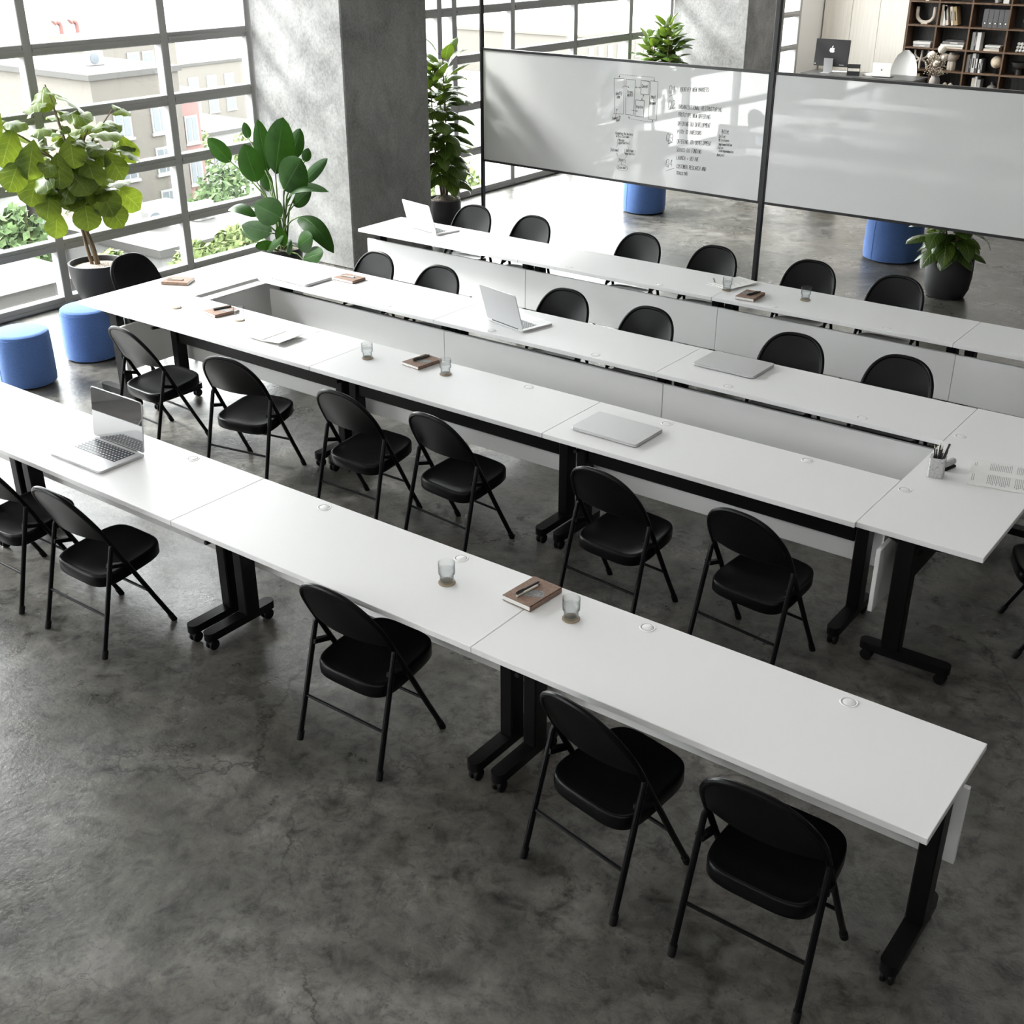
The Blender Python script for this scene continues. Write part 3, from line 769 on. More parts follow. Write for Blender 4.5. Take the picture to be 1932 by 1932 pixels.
for k, (dx, dy, tx, ty, h, kind) in enumerate(((-0.014, -0.006, -0.032, 0.01, 0.158, 'b'), (-0.012, 0.006, -0.020, 0.012, 0.155, 'b'), (-0.006, 0.012, -0.006, 0.02, 0.176, 'b'), (0.004, 0.008, 0.010, 0.014, 0.162, 'b'),
                                               (0.0, 0.0, 0.004, 0.008, 0.158, 'b'), (0.012, -0.008, 0.022, -0.004, 0.148, 'w'), (0.014, 0.004, 0.040, 0.012, 0.178, 'p'), (0.016, -0.002, 0.044, -0.006, 0.152, 'g'))):
    o = empty('pencil', (cx, cy_, ZT + 0.0004)); M = Matrix.Identity(4)
    b = Vector((dx * 0.3, dy * 0.3, 0.014)); t_ = Vector((tx, ty, h)); dirv = (t_ - b).normalized()
    lab = ('leftmost black pencil in the grey cup', 'black pencil next to the leftmost one in the grey cup', 'tall black pencil with pale tip in the grey cup', 'black pencil right of the tall one in the grey cup',
           'short black pencil in the middle of the grey cup', 'black pencil with a white band in the grey cup', 'thick black pen standing highest in the grey cup', 'rightmost grey tipped pencil in the grey cup')[k]
    tag(o, lab, 'pencil', 'pencils in the grey cup')
    r = 0.0055 if kind == 'p' else 0.0037
    MB().tube([b, t_ - dirv * 0.018], r, 8).build('barrel', PENB, o)
    MB().tube([t_ - dirv * 0.018, t_], [r, 0.0008] if kind != 'p' else [r, r], 8).build('tip', PENW if kind in 'bw' else PENB, o)
st = empty('stapler', (-0.872, 2.776, ZT + 0.0004), math.radians(75)); tag(st, 'small grey and black desk stapler behind the pencil cup', 'stapler')
MB().box(-0.045, 0.045, -0.016, 0.016, 0, 0.014, bev=0.004).build('base', RUB, st)
MB().box(-0.045, 0.045, -0.015, 0.015, 0.018, 0.05, bev=0.008).build('arm', SPK, st)
mg = empty('magazine', (-0.556, 2.851, ZT + 0.0006), math.radians(12)); tag(mg, 'open magazine with columns of grey print on the right end table', 'magazine')
pgm = MB(); NX = 14
for s in (-1, 1):
    top = []; 
    rowsv = []
    for i in range(NX + 1):
        u = i / NX; yy = s * 0.165 * u
        zz = 0.006 + 0.012 * math.sin(PI * min(1, u * 1.15)) * (1 - 0.55 * u)
        rowsv.append((yy, zz))
    v = []; f = []
    for x in (-0.22, 0.22):
        for yy, zz in rowsv: v.append((x, yy, zz))
        for yy, zz in rowsv: v.append((x, yy, 0.0))
    n = NX + 1
    for i in range(NX):
        f += [(i, i + 1, 2 * n + i + 1, 2 * n + i), (n + i, 3 * n + i, 3 * n + i + 1, n + i + 1), (i, n + i, n + i + 1, i + 1), (2 * n + i, 2 * n + i + 1, 3 * n + i + 1, 3 * n + i)]
    f += [(NX, n + NX, 3 * n + NX, 2 * n + NX)]
    pgm.add(v, f)
pg = pgm.build('pages', PAPER, mg)
def zpage(yy):
    u = abs(yy) / 0.165
    return 0.006 + 0.012 * math.sin(PI * min(1, u * 1.15)) * (1 - 0.55 * u) + 0.0004
for s in (-1, 1):
    for (xa, xb, ya, yb2) in ((-0.205, -0.195, 0.05, 0.13), (-0.13, -0.02, 0.03, 0.15), (0.0, 0.10, 0.03, 0.15), (0.12, 0.19, 0.03, 0.12)):
        x = xa; prm = MB()
        while x < xb:
            a, b = ya + random.uniform(0, 0.004), yb2 - random.uniform(0, 0.03)
            nseg = 5
            for q in range(nseg):
                y0, y1 = s * (a + (b - a) * q / nseg), s * (a + (b - a) * (q + 0.86) / nseg)
                z0, z1 = zpage(y0), zpage(y1)
                prm.add([(x, y0, z0), (x + 0.0026, y0, z0), (x + 0.0026, y1, z1), (x, y1, z1)], [(0, 1, 2, 3) if s > 0 else (3, 2, 1, 0)])
            x += 0.0085
        prm.build('text_column', GINK, pg, smooth=False)

# ------------------------------------------------------------------ plants
def leaf(mb, B, T, W, nh, arch=0.08, cup=0.15, shape='ellipse', nl=9, wave=0.0):
    B = Vector(B); T = Vector(T); ax = T - B; L = ax.length; t = ax / L
    nh = Vector(nh); nrm = (nh - t * nh.dot(t)).normalized(); side = t.cross(nrm).normalized()
    v = []; uv = []; f = []; M = 6
    for i in range(nl + 1):
        u = i / nl
        c = B + ax * u + nrm * (arch * L * 4 * u * (1 - u))
        if shape == 'ellipse': w = W / 2 * (math.sin(PI * min(1, u ** 0.85)) ** 0.75)
        elif shape == 'fiddle': w = W / 2 * (math.sin(PI * u ** 1.35) ** 0.55) * (0.72 + 0.28 * min(1, u * 1.6))
        else: w = W / 2 * (math.sin(PI * u ** 0.9) ** 0.62)
        w = max(w, 0.0015)
        for j in range(M + 1):
            s = -1 + 2 * j / M
            p = c + side * (w * s) - nrm * (cup * w * (abs(s) ** 1.6)) + nrm * (wave * W * math.sin(u * 19 + (2 if s > 0 else 0)) * abs(s) * 0.12)
            v.append(p); uv.append((0.001 + u, 0.5 + 0.5 * s))
    for i in range(nl):
        for j in range(M):
            a = i * (M + 1) + j; f.append((a, a + 1, a + M + 2, a + M + 1))
    mb.add(v, f, uvs=uv)
def pot(root, x, y, prof_out, rim_r, soil_r, soil_z, rimmat=None, mound=0.03):
    T = Matrix.Translation((x, y, 0))
    zt = prof_out[-1][1]; p = MB()
    inner = [(rim_r, zt), (rim_r - 0.004, zt - 0.01), (soil_r, soil_z - 0.02)]
    p.lathe(prof_out + inner, 40, T); p.build('pot', POTM, root)
    if rimmat is not None:
        ro = prof_out[-1][0]
        MB().lathe([(ro + 0.001, zt - 0.045), (ro + 0.003, zt - 0.03), (ro + 0.003, zt - 0.004), (ro - 0.004, zt + 0.004), (rim_r - 0.002, zt + 0.002), (rim_r - 0.003, zt - 0.02)], 40, T).build('pot_rim', rimmat, root)
    s = MB(); prof = [(soil_r, soil_z - 0.015)] + [(soil_r * (1 - k / 8) + 0.002, soil_z + mound * math.sin(PI / 2 * k / 8) + random.uniform(-.002, .002)) for k in range(9)]
    s.lathe(prof, 40, T); s.build('soil', SOIL, root)

# big fiddle leaf fig at the window
def fig():
    x, y = -8.74, 3.27
    r = empty('fiddle_leaf_fig'); tag(r, 'tall yellow-green fiddle leaf fig in a charcoal bowl pot at the window', 'potted plant')
    pot(r, x, y, [(0.11, 0.0), (0.125, 0.004), (0.17, 0.12), (0.215, 0.24), (0.243, 0.36), (0.25, 0.44), (0.25, 0.47)], 0.232, 0.228, 0.42)
    tr = MB()
    tr.tube([(x + .01, y + .01, 0.4), (x - 0.02, y - 0.0, 0.6), (x - 0.05, y - 0.05, 0.85), (x - 0.03, y - 0.08, 1.1), (x - 0.02, y - 0.06, 1.3)], [0.026, 0.022, 0.021, 0.019, 0.014], 10)
    tr.tube([(x - .03, y - .02, 0.4), (x - 0.05, y - 0.04, 0.6), (x - 0.055, y - 0.06, 0.8)], [0.018, 0.016, 0.014], 8)
    rnd = random.Random(11); lv = MB(); pts = []
    top = Vector((x - 0.02, y - 0.06, 1.25))
    ends = [(-0.15, -0.62, 1.78), (0.05, -0.45, 1.55), (0.1, -0.2, 1.95), (-0.1, -0.1, 2.0), (0.05, 0.15, 1.62), (0.05, 0.42, 1.75), (0.15, 0.3, 1.45), (0.2, -0.1, 1.3), (0.15, 0.2, 1.1), (-0.2, 0.25, 1.2), (0.1, -0.3, 1.15), (-0.15, -0.35, 1.3), (0.2, 0.0, 1.6), (0.25, -0.3, 1.4)]
    for ex, ey, ez in ends:
        e = Vector((x + ex, y - 0.06 + ey, ez)); st = top + Vector((0, 0, min(0, (ez - 1.5)) * 0.5))
        mid = st.lerp(e, 0.5) + Vector((0, 0, 0.03))
        tr.tube([st, mid, e], [0.010, 0.008, 0.005], 6)
        for k in range(9):
            u = 0.30 + 0.70 * k / 8; pts.append((st.lerp(e, u), (e - st).normalized()))
    tr.build('trunk', TRUNK, r)
    for p, d_ in pts:
        a = rnd.uniform(0, 2 * PI); el = rnd.uniform(-0.75, 0.25)
        o = Vector((math.cos(a) * 0.8, math.sin(a), 0)).normalized()
        o = (o * 0.8 + d_ * 0.35); o.z = 0; o.normalize()
        dirv = (o * math.cos(el) + Vector((0, 0, math.sin(el)))).normalized()
        L = rnd.uniform(0.15, 0.30); W = L * rnd.uniform(0.62, 0.78)
        B = p + dirv * 0.03; T_ = B + dirv * L
        if T_.x < -9.10: T_.x = -9.10
        if B.x < -9.10: B.x = -9.10
        nh = Vector((o.x * 0.5 + 0.25, o.y * 0.5 - 0.15, 0.9)) + Vector((rnd.uniform(-.4, .4), rnd.uniform(-.4, .4), 0))
        leaf(lv, B, T_, W, nh, arch=rnd.uniform(0.06, 0.16), cup=rnd.uniform(0.1, 0.3), shape='fiddle', wave=0.5)
    # the big hanging leaves at the bottom of the crown
    for by_, bz_, ty, tz, xx, W in ((-0.26, 1.30, -0.30, 1.00, 0.25, 0.26), (-0.02, 1.22, 0.06, 0.90, 0.28, 0.27), (-0.12, 1.08, -0.16, 0.80, 0.2, 0.25), (0.25, 1.12, 0.44, 0.88, 0.15, 0.24), (-0.45, 1.38, -0.62, 1.08, 0.1, 0.28),
                                    (0.05, 1.05, 0.16, 0.78, 0.25, 0.24), (-0.2, 1.62, -0.26, 1.36, 0.28, 0.24), (-0.6, 1.72, -0.78, 1.42, 0.05, 0.27), (0.34, 1.55, 0.42, 1.30, 0.2, 0.18), (-0.33, 1.0, -0.40, 0.76, 0.05, 0.2), (-0.50, 1.62, -0.66, 1.32, 0.2, 0.24), (-0.62, 1.50, -0.82, 1.24, 0.15, 0.23),
                                    (-0.35, 1.50, -0.44, 1.22, 0.3, 0.24), (-0.72, 1.86, -0.94, 1.66, 0.1, 0.22), (-0.42, 1.22, -0.55, 0.96, 0.2, 0.22), (0.12, 1.45, 0.2, 1.2, 0.3, 0.22), (-0.1, 1.45, -0.12, 1.18, 0.34, 0.24)):
        leaf(lv, (x + xx * 0.7, y + by_, bz_), (x + xx, y + ty, tz), W, (0.8, -0.5, 0.45), 0.08, 0.2, 'fiddle', wave=0.5)
    lv.build('foliage', FIG, r, angle=80)
fig()
# bird of paradise in front of the pillar
def strel():
    r = empty('bird_of_paradise_plant'); tag(r, 'dark green bird of paradise plant with paddle leaves in front of the concrete pillar', 'potted plant')
    bx_, by_ = -8.30, 5.12
    pot(r, bx_, by_, [(0.13, 0.0), (0.15, 0.005), (0.19, 0.15), (0.205, 0.27), (0.205, 0.30)], 0.19, 0.186, 0.26)
    LV = [(-8.284, 5.1, 1.02, -8.079, 5.07, 1.574, 0.255), (-8.522, 5.22, 1.001, -8.61, 5.226, 1.49, 0.152), (-8.505, 5.05, 0.922, -8.59, 5.005, 1.287, 0.215), (-8.86, 5.05, 1.08, -9.08, 4.97, 1.30, 0.14), (-8.249, 5.3, 1.138, -8.132, 5.33, 1.437, 0.143), (-8.078, 5.0, 0.903, -7.735, 4.94, 1.245, 0.279), (-8.078, 5.25, 0.928, -7.721, 5.265, 1.206, 0.106), (-8.156, 5.1, 0.731, -7.536, 5.07, 0.945, 0.127), (-8.176, 5.2, 0.711, -7.907, 5.2, 0.911, 0.128), (-8.14, 5.0, 0.631, -8.449, 4.94, 0.748, 0.232), (-8.563, 5.05, 0.578, -8.925, 5.005, 0.606, 0.116), (-8.275, 4.98, 0.468, -8.639, 4.914, 0.51, 0.156), (-8.57, 5.1, 0.34, -8.825, 5.07, 0.393, 0.08), (-8.335, 4.95, 0.287, -8.316, 4.875, 0.407, 0.157), (-7.95, 5.05, 0.661, -7.46, 5.005, 0.389, 0.167), (-7.864, 4.92, 0.405, -7.557, 4.836, 0.572, 0.166), (-7.78, 4.9, 0.302, -7.399, 4.81, 0.445, 0.151), (-8.058, 4.95, 0.316, -7.886, 4.875, 0.464, 0.112), (-8.1, 5.32, 1.125, -8.066, 5.356, 1.254, 0.085), (-8.827, 5.28, 1.279, -8.903, 5.304, 1.428, 0.074), (-8.552, 5.25, 0.79, -8.657, 5.265, 1.019, 0.102), (-8.036, 4.9, 0.383, -7.989, 4.81, 0.607, 0.098), (-8.278, 4.9, 0.306, -7.924, 4.81, 0.524, 0.085)]
    lv = MB(); st = MB(); rnd = random.Random(3)
    for i, (ax, ay, az, tx, ty, tz, w) in enumerate(LV):
        w *= 1.22
        B = Vector((ax, ay, az)); T_ = Vector((tx, ty, tz))
        nh = Vector((0.45, -0.75, 0.35 + rnd.uniform(-.2, .3)))
        arch = 0.03
        if i in (7, 10, 14): arch = 0.22; nh = Vector((0.2, -0.45, 0.9))
        leaf(lv, B, T_, w, nh, arch, 0.22, 'paddle', nl=12)
        s0 = Vector((bx_ + rnd.uniform(-.06, .06), by_ + rnd.uniform(-.06, .06), 0.25))
        h = (B - s0); mid = s0 + Vector((h.x * 0.3, h.y * 0.3, h.z * 0.62))
        st.tube([s0, s0.lerp(mid, 0.5), mid, mid.lerp(B, 0.5) + Vector((0, 0, 0.02)), B, B.lerp(T_, 0.12)], [0.011, 0.010, 0.009, 0.007, 0.006, 0.003], 7)
    lv.build('foliage', STR, r, angle=80); st.build('stalks', STEM, r)
strel()
# rubber plants
def rubber(x, y, label, h, n, R, seed, poth=0.42, potr=0.20, z0=None, stems=3, xmin=-9.1, low=0.1, ymax=99, xmax=99):
    r = empty('rubber_plant'); tag(r, label, 'potted plant', 'rubber plants')
    pot(r, x, y, [(potr * 0.72, 0.0), (potr * 0.80, 0.006), (potr * 0.95, 0.08), (potr * 1.02, 0.2), (potr * 1.0, poth - 0.02), (potr * 0.97, poth)], potr * 0.9, potr * 0.87, poth - 0.03, POTR, 0.07)
    rnd = random.Random(seed); lv = MB(); st = MB()
    zb = poth
    for k in range(stems):
        a = 2 * PI * k / stems + 0.4; hh = h * (1.0 if k == 0 else rnd.uniform(0.84, 0.95))
        p0 = Vector((x + 0.03 * math.cos(a), y + 0.03 * math.sin(a), poth - 0.03)); p1 = Vector((x + R * 0.42 * math.cos(a), y + R * 0.42 * math.sin(a), hh - 0.12))
        if k == 0: p1 = Vector((x + 0.02, y, hh - 0.1))
        mid = p0.lerp(p1, 0.5) + Vector((rnd.uniform(-.03, .03), rnd.uniform(-.03, .03), 0))
        st.tube([p0, mid, p1], [0.014, 0.011, 0.005], 8)
        m = n // stems
        for i in range(m):
            u = low + (1 - low) * i / (m - 1); p = p0.lerp(p1, u)
            a2 = i * 2.4 + k * 1.1 + rnd.uniform(-.3, .3)
            el = -0.55 + 1.15 * u ** 2.4 + rnd.uniform(-.25, .25)
            if u > 0.95: el = rnd.uniform(0.6, 1.2)
            L = rnd.uniform(0.25, 0.35) * (0.8 if u > 0.93 else 1); W = L * rnd.uniform(0.56, 0.70)
            d_ = Vector((math.cos(a2) * math.cos(el), math.sin(a2) * math.cos(el), math.sin(el)))
            pet = rnd.uniform(0.03, 0.10)
            B = p + Vector((math.cos(a2), math.sin(a2), 0.25)) * pet; T_ = B + d_ * L
            for q in (B, T_):
                q.x = min(max(q.x, xmin), xmax); q.y = min(q.y, ymax)
                q.z = max(q.z, 0.12)
            st.tube([p, B], [0.004, 0.003], 5)
            leaf(lv, B, T_, W, Vector((d_.x * -0.3, d_.y * -0.3, 1.0)), rnd.uniform(0.10, 0.22), rnd.uniform(0.15, 0.45), 'ellipse')
    st.build('trunk', TRUNK, r); lv.build('foliage', RUBL, r, angle=80)
rubber(-8.17, 7.52, 'tall glossy rubber plant between the concrete pillar and the first whiteboard', 2.03, 126, 0.40, 5, 0.40, 0.185, stems=3, xmax=-7.62, low=0.15)
rubber(-8.66, 13.2, 'rubber plant behind the first whiteboard, only its top showing', 1.97, 150, 0.52, 6, 0.40, 0.2, stems=5, ymax=14.05, low=0.42)
rubber(-2.70, 8.47, 'small rubber plant under the lower edge of the second whiteboard', 1.05, 52, 0.36, 9, 0.40, 0.215, stems=2, low=0.12)
po = empty('planter_pot'); tag(po, 'black planter foot peeking out under the second whiteboard', 'planter')
pot(po, -5.24, 11.36, [(0.10, 0.0), (0.13, 0.006), (0.19, 0.12), (0.2, 0.40)], 0.18, 0.178, 0.37)

# ------------------------------------------------------------------ blue poufs
def pouf(r, h):
    root = empty('pouf'); tag(root, 'pouf', 'pouf')
    MB().lathe([(r * 0.93, 0.012), (r * 0.985, 0.018), (r, 0.05), (r * 1.0, h * 0.5), (r * 0.985, h - 0.055), (r * 0.97, h - 0.035)], 56).build('body', FELT, root)
    MB().lathe([(r * 0.972, h - 0.036), (r * 0.975, h - 0.028), (r * 0.955, h - 0.012), (r * 0.90, h - 0.003), (r * 0.8, h), (0.01, h + 0.004)], 56).build('top_cushion', FELT, root)
    s = MB().tube([(r * 0.974 * math.cos(2 * PI * k / 56), r * 0.974 * math.sin(2 * PI * k / 56), h - 0.034) for k in range(56)], 0.003, 6, closed=True)
    for a in (0.6, 2.7, 4.3): s.tube([(r * q * math.cos(a), r * q * math.sin(a), z) for q, z in ((0.99, 0.02), (1.003, 0.06), (1.003, h * 0.5), (0.988, h - 0.055), (0.974, h - 0.034))], 0.002, 5)
    s.build('seam', FELT, root)
    MB().lathe([(r * 0.85, 0.0), (r * 0.85, 0.014)], 32).build('foot_ring', RUB, root)
    return root
PB = pouf(0.213, 0.425); pu = []
for x, y, a, l in ((-7.65, 1.775, 0.3, 'blue felt pouf cut off by the left picture edge'), (-7.775, 2.455, -0.2, 'blue felt pouf tucked beside the window end table')):
    first_or_clone(PB, pu, (x, y, 0), a, l, 'small blue poufs near the windows')
PB2 = pouf(0.262, 0.43); PB2.location = (-6.94, 9.89, 0); tag(PB2, 'blue felt pouf below the written whiteboard', 'pouf', 'blue poufs behind the whiteboards')
PB3 = pouf(0.30, 0.46); PB3.location = (-3.64, 9.53, 0); tag(PB3, 'blue felt pouf beside the small rubber plant under the second whiteboard', 'pouf', 'blue poufs behind the whiteboards')

# ------------------------------------------------------------------ whiteboards on floor-to-ceiling posts
YW = 7.7
def post(x, w, label, YW=YW):
    o = MB().box(x - w / 2, x + w / 2, YW - 0.02, YW + 0.03, 0, ZC, bev=0.003)
    o.box(x - w / 2 - 0.03, x + w / 2 + 0.03, YW - 0.04, YW + 0.05, 0, 0.008)
    o = o.build('support_post', POLE); tag(o, label, 'post', 'floor to ceiling whiteboard posts'); return o
post(-7.866, 0.028, 'slim black post left of the written whiteboard', 7.846)
post(-4.349, 0.046, 'thick black post between the two whiteboards')
def board(x0, x1, z0, z1, label):
    r = empty('whiteboard', ((x0 + x1) / 2, YW, 0)); tag(r, label, 'whiteboard', 'whiteboards hung between the posts')
    xc = (x0 + x1) / 2; t = 0.024
    MB().box(x0 + t * .5 - xc, x1 - t * .5 - xc, -0.006, 0.012, z0 + t * .5, z1 - t * .5).build('panel', WBM, r, smooth=False)
    f = MB()
    f.box(x0 - xc, x1 - xc, -0.014, 0.02, z0 - 0.004, z0 + t - 0.004, bev=0.002).box(x0 - xc, x1 - xc, -0.014, 0.02, z1 - t + 0.004, z1 + 0.004, bev=0.002)
    f.box(x0 - xc, x0 + 0.008 - xc, -0.014, 0.02, z0, z1).box(x1 - 0.008 - xc, x1 - xc, -0.014, 0.02, z0, z1)
    f.build('frame', POLE, r); return r, xc
WB1, wxc = board(-7.742, -4.373, 0.800, 1.994, 'whiteboard with handwritten quarterly plan and box diagram')
WB2, _ = board(-4.325, -0.95, 0.800, 1.994, 'blank whiteboard right of the thick post, mirroring the tables')

GL = {'A': '00 26 40;12 32', 'B': '00 06 36 45 44 33 03;33 42 41 30 00', 'C': '45 36 16 05 01 10 30 41', 'D': '00 06 26 44 42 20 00', 'E': '46 06 00 40;03 33', 'F': '46 06 00;03 33', 'G': '45 36 16 05 01 10 30 41 43 23',
      'H': '06 00;46 40;03 43', 'I': '26 20', 'J': '46 41 30 10 01', 'K': '06 00;46 03 40', 'L': '06 00 40', 'M': '00 06 23 46 40', 'N': '00 06 40 46', 'O': '16 05 01 10 30 41 45 36 16', 'P': '00 06 36 45 44 33 03',
      'Q': '16 05 01 10 30 41 45 36 16;22 4m', 'R': '00 06 36 45 44 33 03;23 40', 'S': '45 36 16 05 04 13 33 42 41 30 10 01', 'T': '06 46;26 20', 'U': '06 01 10 30 41 46', 'V': '06 20 46', 'W': '06 10 24 30 46', 'X': '06 40;00 46',
      'Y': '06 23 46;23 20', 'Z': '06 46 00 40', '1': '15 26 20', '2': '05 16 36 45 44 00 40', '3': '05 16 36 45 44 33 13;33 42 41 30 10 01', '4': '30 36 02 42', '(': '36 24 22 30', ')': '16 24 22 10', '+': '21 24;12 32', ' ': '',
      'a': '34 14 03 01 10 31;34 30', 'b': '06 00 20 31 33 24 04', 'c': '34 14 03 01 10 30', 'd': '36 30 10 01 03 14 34', 'e': '02 32 33 24 14 03 01 10 30', 'f': '36 26 15 10;04 24', 'g': '34 14 03 01 10 30;34 3m 2n 0n',
      'h': '06 00;03 14 24 33 30', 'i': '14 10;15 16', 'k': '06 00;34 02 30', 'l': '16 10', 'm': '00 04;03 14 23 20;23 34 43 40', 'n': '00 04;03 14 24 33 30', 'o': '14 03 01 10 20 31 33 24 14', 'p': '0n 04 24 33 31 20 00',
      'r': '00 04;03 14 34', 's': '34 14 03 12 32 31 20 00', 't': '26 11 20 30;04 34', 'u': '04 01 10 30;34 30', 'v': '04 20 34', 'w': '04 10 22 30 44', 'x': '04 30;00 34', 'y': '04 20;34 0n', 'z': '04 34 00 30'}
def yc_(c): return {'m': -1, 'n': -2}.get(c, None) if c in 'mn' else int(c)
YI = -0.0068
def stroke(mb, pts, w):
    for (xa, za), (xb, zb) in zip(pts[:-1], pts[1:]):
        dx, dz = xb - xa, zb - za; L = math.hypot(dx, dz)
        if L < 1e-6: continue
        nx, nz = -dz / L * w / 2, dx / L * w / 2; ex, ez = dx / L * w * 0.4, dz / L * w * 0.4
        q = [(xa - ex + nx, za - ez + nz), (xa - ex - nx, za - ez - nz), (xb + ex - nx, zb + ez - nz), (xb + ex + nx, zb + ez + nz)]
        v = [(x - wxc, YI, z) for x, z in q] + [(x - wxc, YI + 0.0008, z) for x, z in q]
        mb.add(v, [(0, 1, 2, 3), (7, 6, 5, 4), (0, 4, 5, 1), (1, 5, 6, 2), (2, 6, 7, 3), (3, 7, 4, 0)])
rj = random.Random(21)
def write(mb, s, x, z, h, x_end=None, z_end=None, w=0.0035):
    """one hand lettered line from (x, z) to x_end, cap height h"""
    n = len(s); adv = ((x_end - x) / n) if x_end else h * 0.62
    sl = ((z_end - z) / (x_end - x)) if (x_end and z_end is not None) else 0.0
    cw = adv * 0.74
    for i, ch in enumerate(s):
        x0 = x + i * adv; z0 = z + sl * (x0 - x) + rj.uniform(-.03, .03) * h; sc = rj.uniform(0.93, 1.07)
        for st in GL.get(ch, '').split(';'):
            p = [(x0 + int(c[0]) / 4 * cw + rj.uniform(-.015, .015) * h + (yc_(c[1]) / 6 * h * 0.05), z0 + yc_(c[1]) / 6 * h * sc) for c in st.split()]
            if len(p) > 1: stroke(mb, p, w)
def polyj(mb, pts, w=0.0035):
    out = []
    for a, b in zip(pts[:-1], pts[1:]):
        k = max(1, int(math.dist(a, b) / 0.05))
        for i in range(k): out.append((a[0] + (b[0] - a[0]) * i / k + rj.uniform(-.0012, .0012), a[1] + (b[1] - a[1]) * i / k + rj.uniform(-.0012, .0012)))
    out.append(pts[-1]); stroke(mb, out, w)
def dash(mb, pts, w=0.003):
    for a, b in zip(pts[:-1], pts[1:]):
        L = math.dist(a, b); k = max(1, int(L / 0.02))
        for i in range(k):
            stroke(mb, [(a[0] + (b[0] - a[0]) * i / k, a[1] + (b[1] - a[1]) * i / k), (a[0] + (b[0] - a[0]) * (i + .5) / k, a[1] + (b[1] - a[1]) * (i + .5) / k)], w)
m = MB()
polyj(m, [(-6.054, 1.81), (-5.935, 1.815), (-5.925, 1.478), (-6.045, 1.468)]); polyj(m, [(-6.054, 1.81), (-6.029, 1.468)])
polyj(m, [(-5.912, 1.814), (-5.804, 1.814), (-5.81, 1.476), (-5.903, 1.475), (-5.912, 1.814)])
for dd in (0, 0.003): polyj(m, [(-5.738 + dd, 1.814), (-5.644, 1.814 - dd), (-5.641, 1.687), (-5.735, 1.685), (-5.738, 1.814)])
polyj(m, [(-5.63, 1.818), (-5.546, 1.816), (-5.542, 1.454), (-5.635, 1.458), (-5.63, 1.818)])
for dd in (0, 0.003): polyj(m, [(-5.789 + dd, 1.626), (-5.692, 1.626 - dd), (-5.691, 1.471), (-5.791, 1.471), (-5.789, 1.626)])
dash(m, [(-5.993, 1.826), (-5.989, 1.852), (-5.59, 1.854), (-5.59, 1.825)]); dash(m, [(-5.86, 1.458), (-5.856, 1.438), (-5.588, 1.428), (-5.585, 1.448)])
def arrow(mb, a, b, both=False, s=0.014, w=0.003):
    stroke(mb, [a, b], w); an = math.atan2(b[1] - a[1], b[0] - a[0])
    for p, q in ((b, an),) + (((a, an + PI),) if both else ()):
        for da in (2.6, -2.6): stroke(mb, [p, (p[0] + s * math.cos(q + da), p[1] + s * math.sin(q + da))], w)
arrow(m, (-5.59, 1.835), (-5.59, 1.82)); arrow(m, (-5.993, 1.845), (-5.993, 1.824)); arrow(m, (-5.86, 1.44), (-5.86, 1.458)); arrow(m, (-5.585, 1.432), (-5.585, 1.45))
stroke(m, [(-5.955, 1.724), (-5.945, 1.74), (-5.917, 1.747), (-5.89, 1.742)], 0.003); arrow(m, (-5.89, 1.742), (-5.876, 1.735))
arrow(m, (-5.80, 1.745), (-5.743, 1.747), True); arrow(m, (-5.70, 1.681), (-5.722, 1.632), True); arrow(m, (-5.835, 1.521), (-5.765, 1.521)); arrow(m, (-6.02, 1.441), (-6.006, 1.519))
for s_, x, z, xe, ze, h in (('Identify', -6.03, 1.652, -5.95, 1.664, 0.032), ('idea', -6.013, 1.622, -5.975, 1.626, 0.03), ('Screen', -5.893, 1.68, -5.828, 1.684, 0.03), ('market', -5.89, 1.652, -5.82, 1.656, 0.03), ('Concept', -5.728, 1.748, -5.655, 1.754, 0.028),
                            ('Model', -5.613, 1.656, -5.56, 1.658, 0.03), ('+', -5.594, 1.63, -5.58, 1.631, 0.02), ('Document', -5.628, 1.597, -5.552, 1.602, 0.03), ('Prioritize', -5.78, 1.548, -5.70, 1.552, 0.026), ('Community', -6.058, 1.408, -5.957, 1.438, 0.026), ('input', -6.015, 1.395, -5.965, 1.41, 0.026)):
    write(m, s_, x, z, h, xe, ze, 0.003)
m.build('diagram_writing', INK, WB1, smooth=False)
m = MB()
for s_, x, z, xe, ze, h in (('Expanding the business', -6.01, 1.272, -5.80, 1.277, 0.024), ('with a Customer', -6.005, 1.242, -5.84, 1.249, 0.024), ('Manage', -5.972, 1.205, -5.90, 1.21, 0.026), ('opportunities', -5.972, 1.18, -5.845, 1.187, 0.024),
                            ('Outcome', -6.055, 1.098, -5.975, 1.103, 0.028), ('Additional', -5.875, 1.112, -5.785, 1.116, 0.026), ('opportunities', -5.888, 1.083, -5.775, 1.087, 0.024), ('Report', -5.955, 1.008, -5.888, 1.012, 0.03), ('Close deal', -5.968, 0.932, -5.868, 0.936, 0.026)):
    write(m, s_, x, z, h, xe, ze, 0.0024)
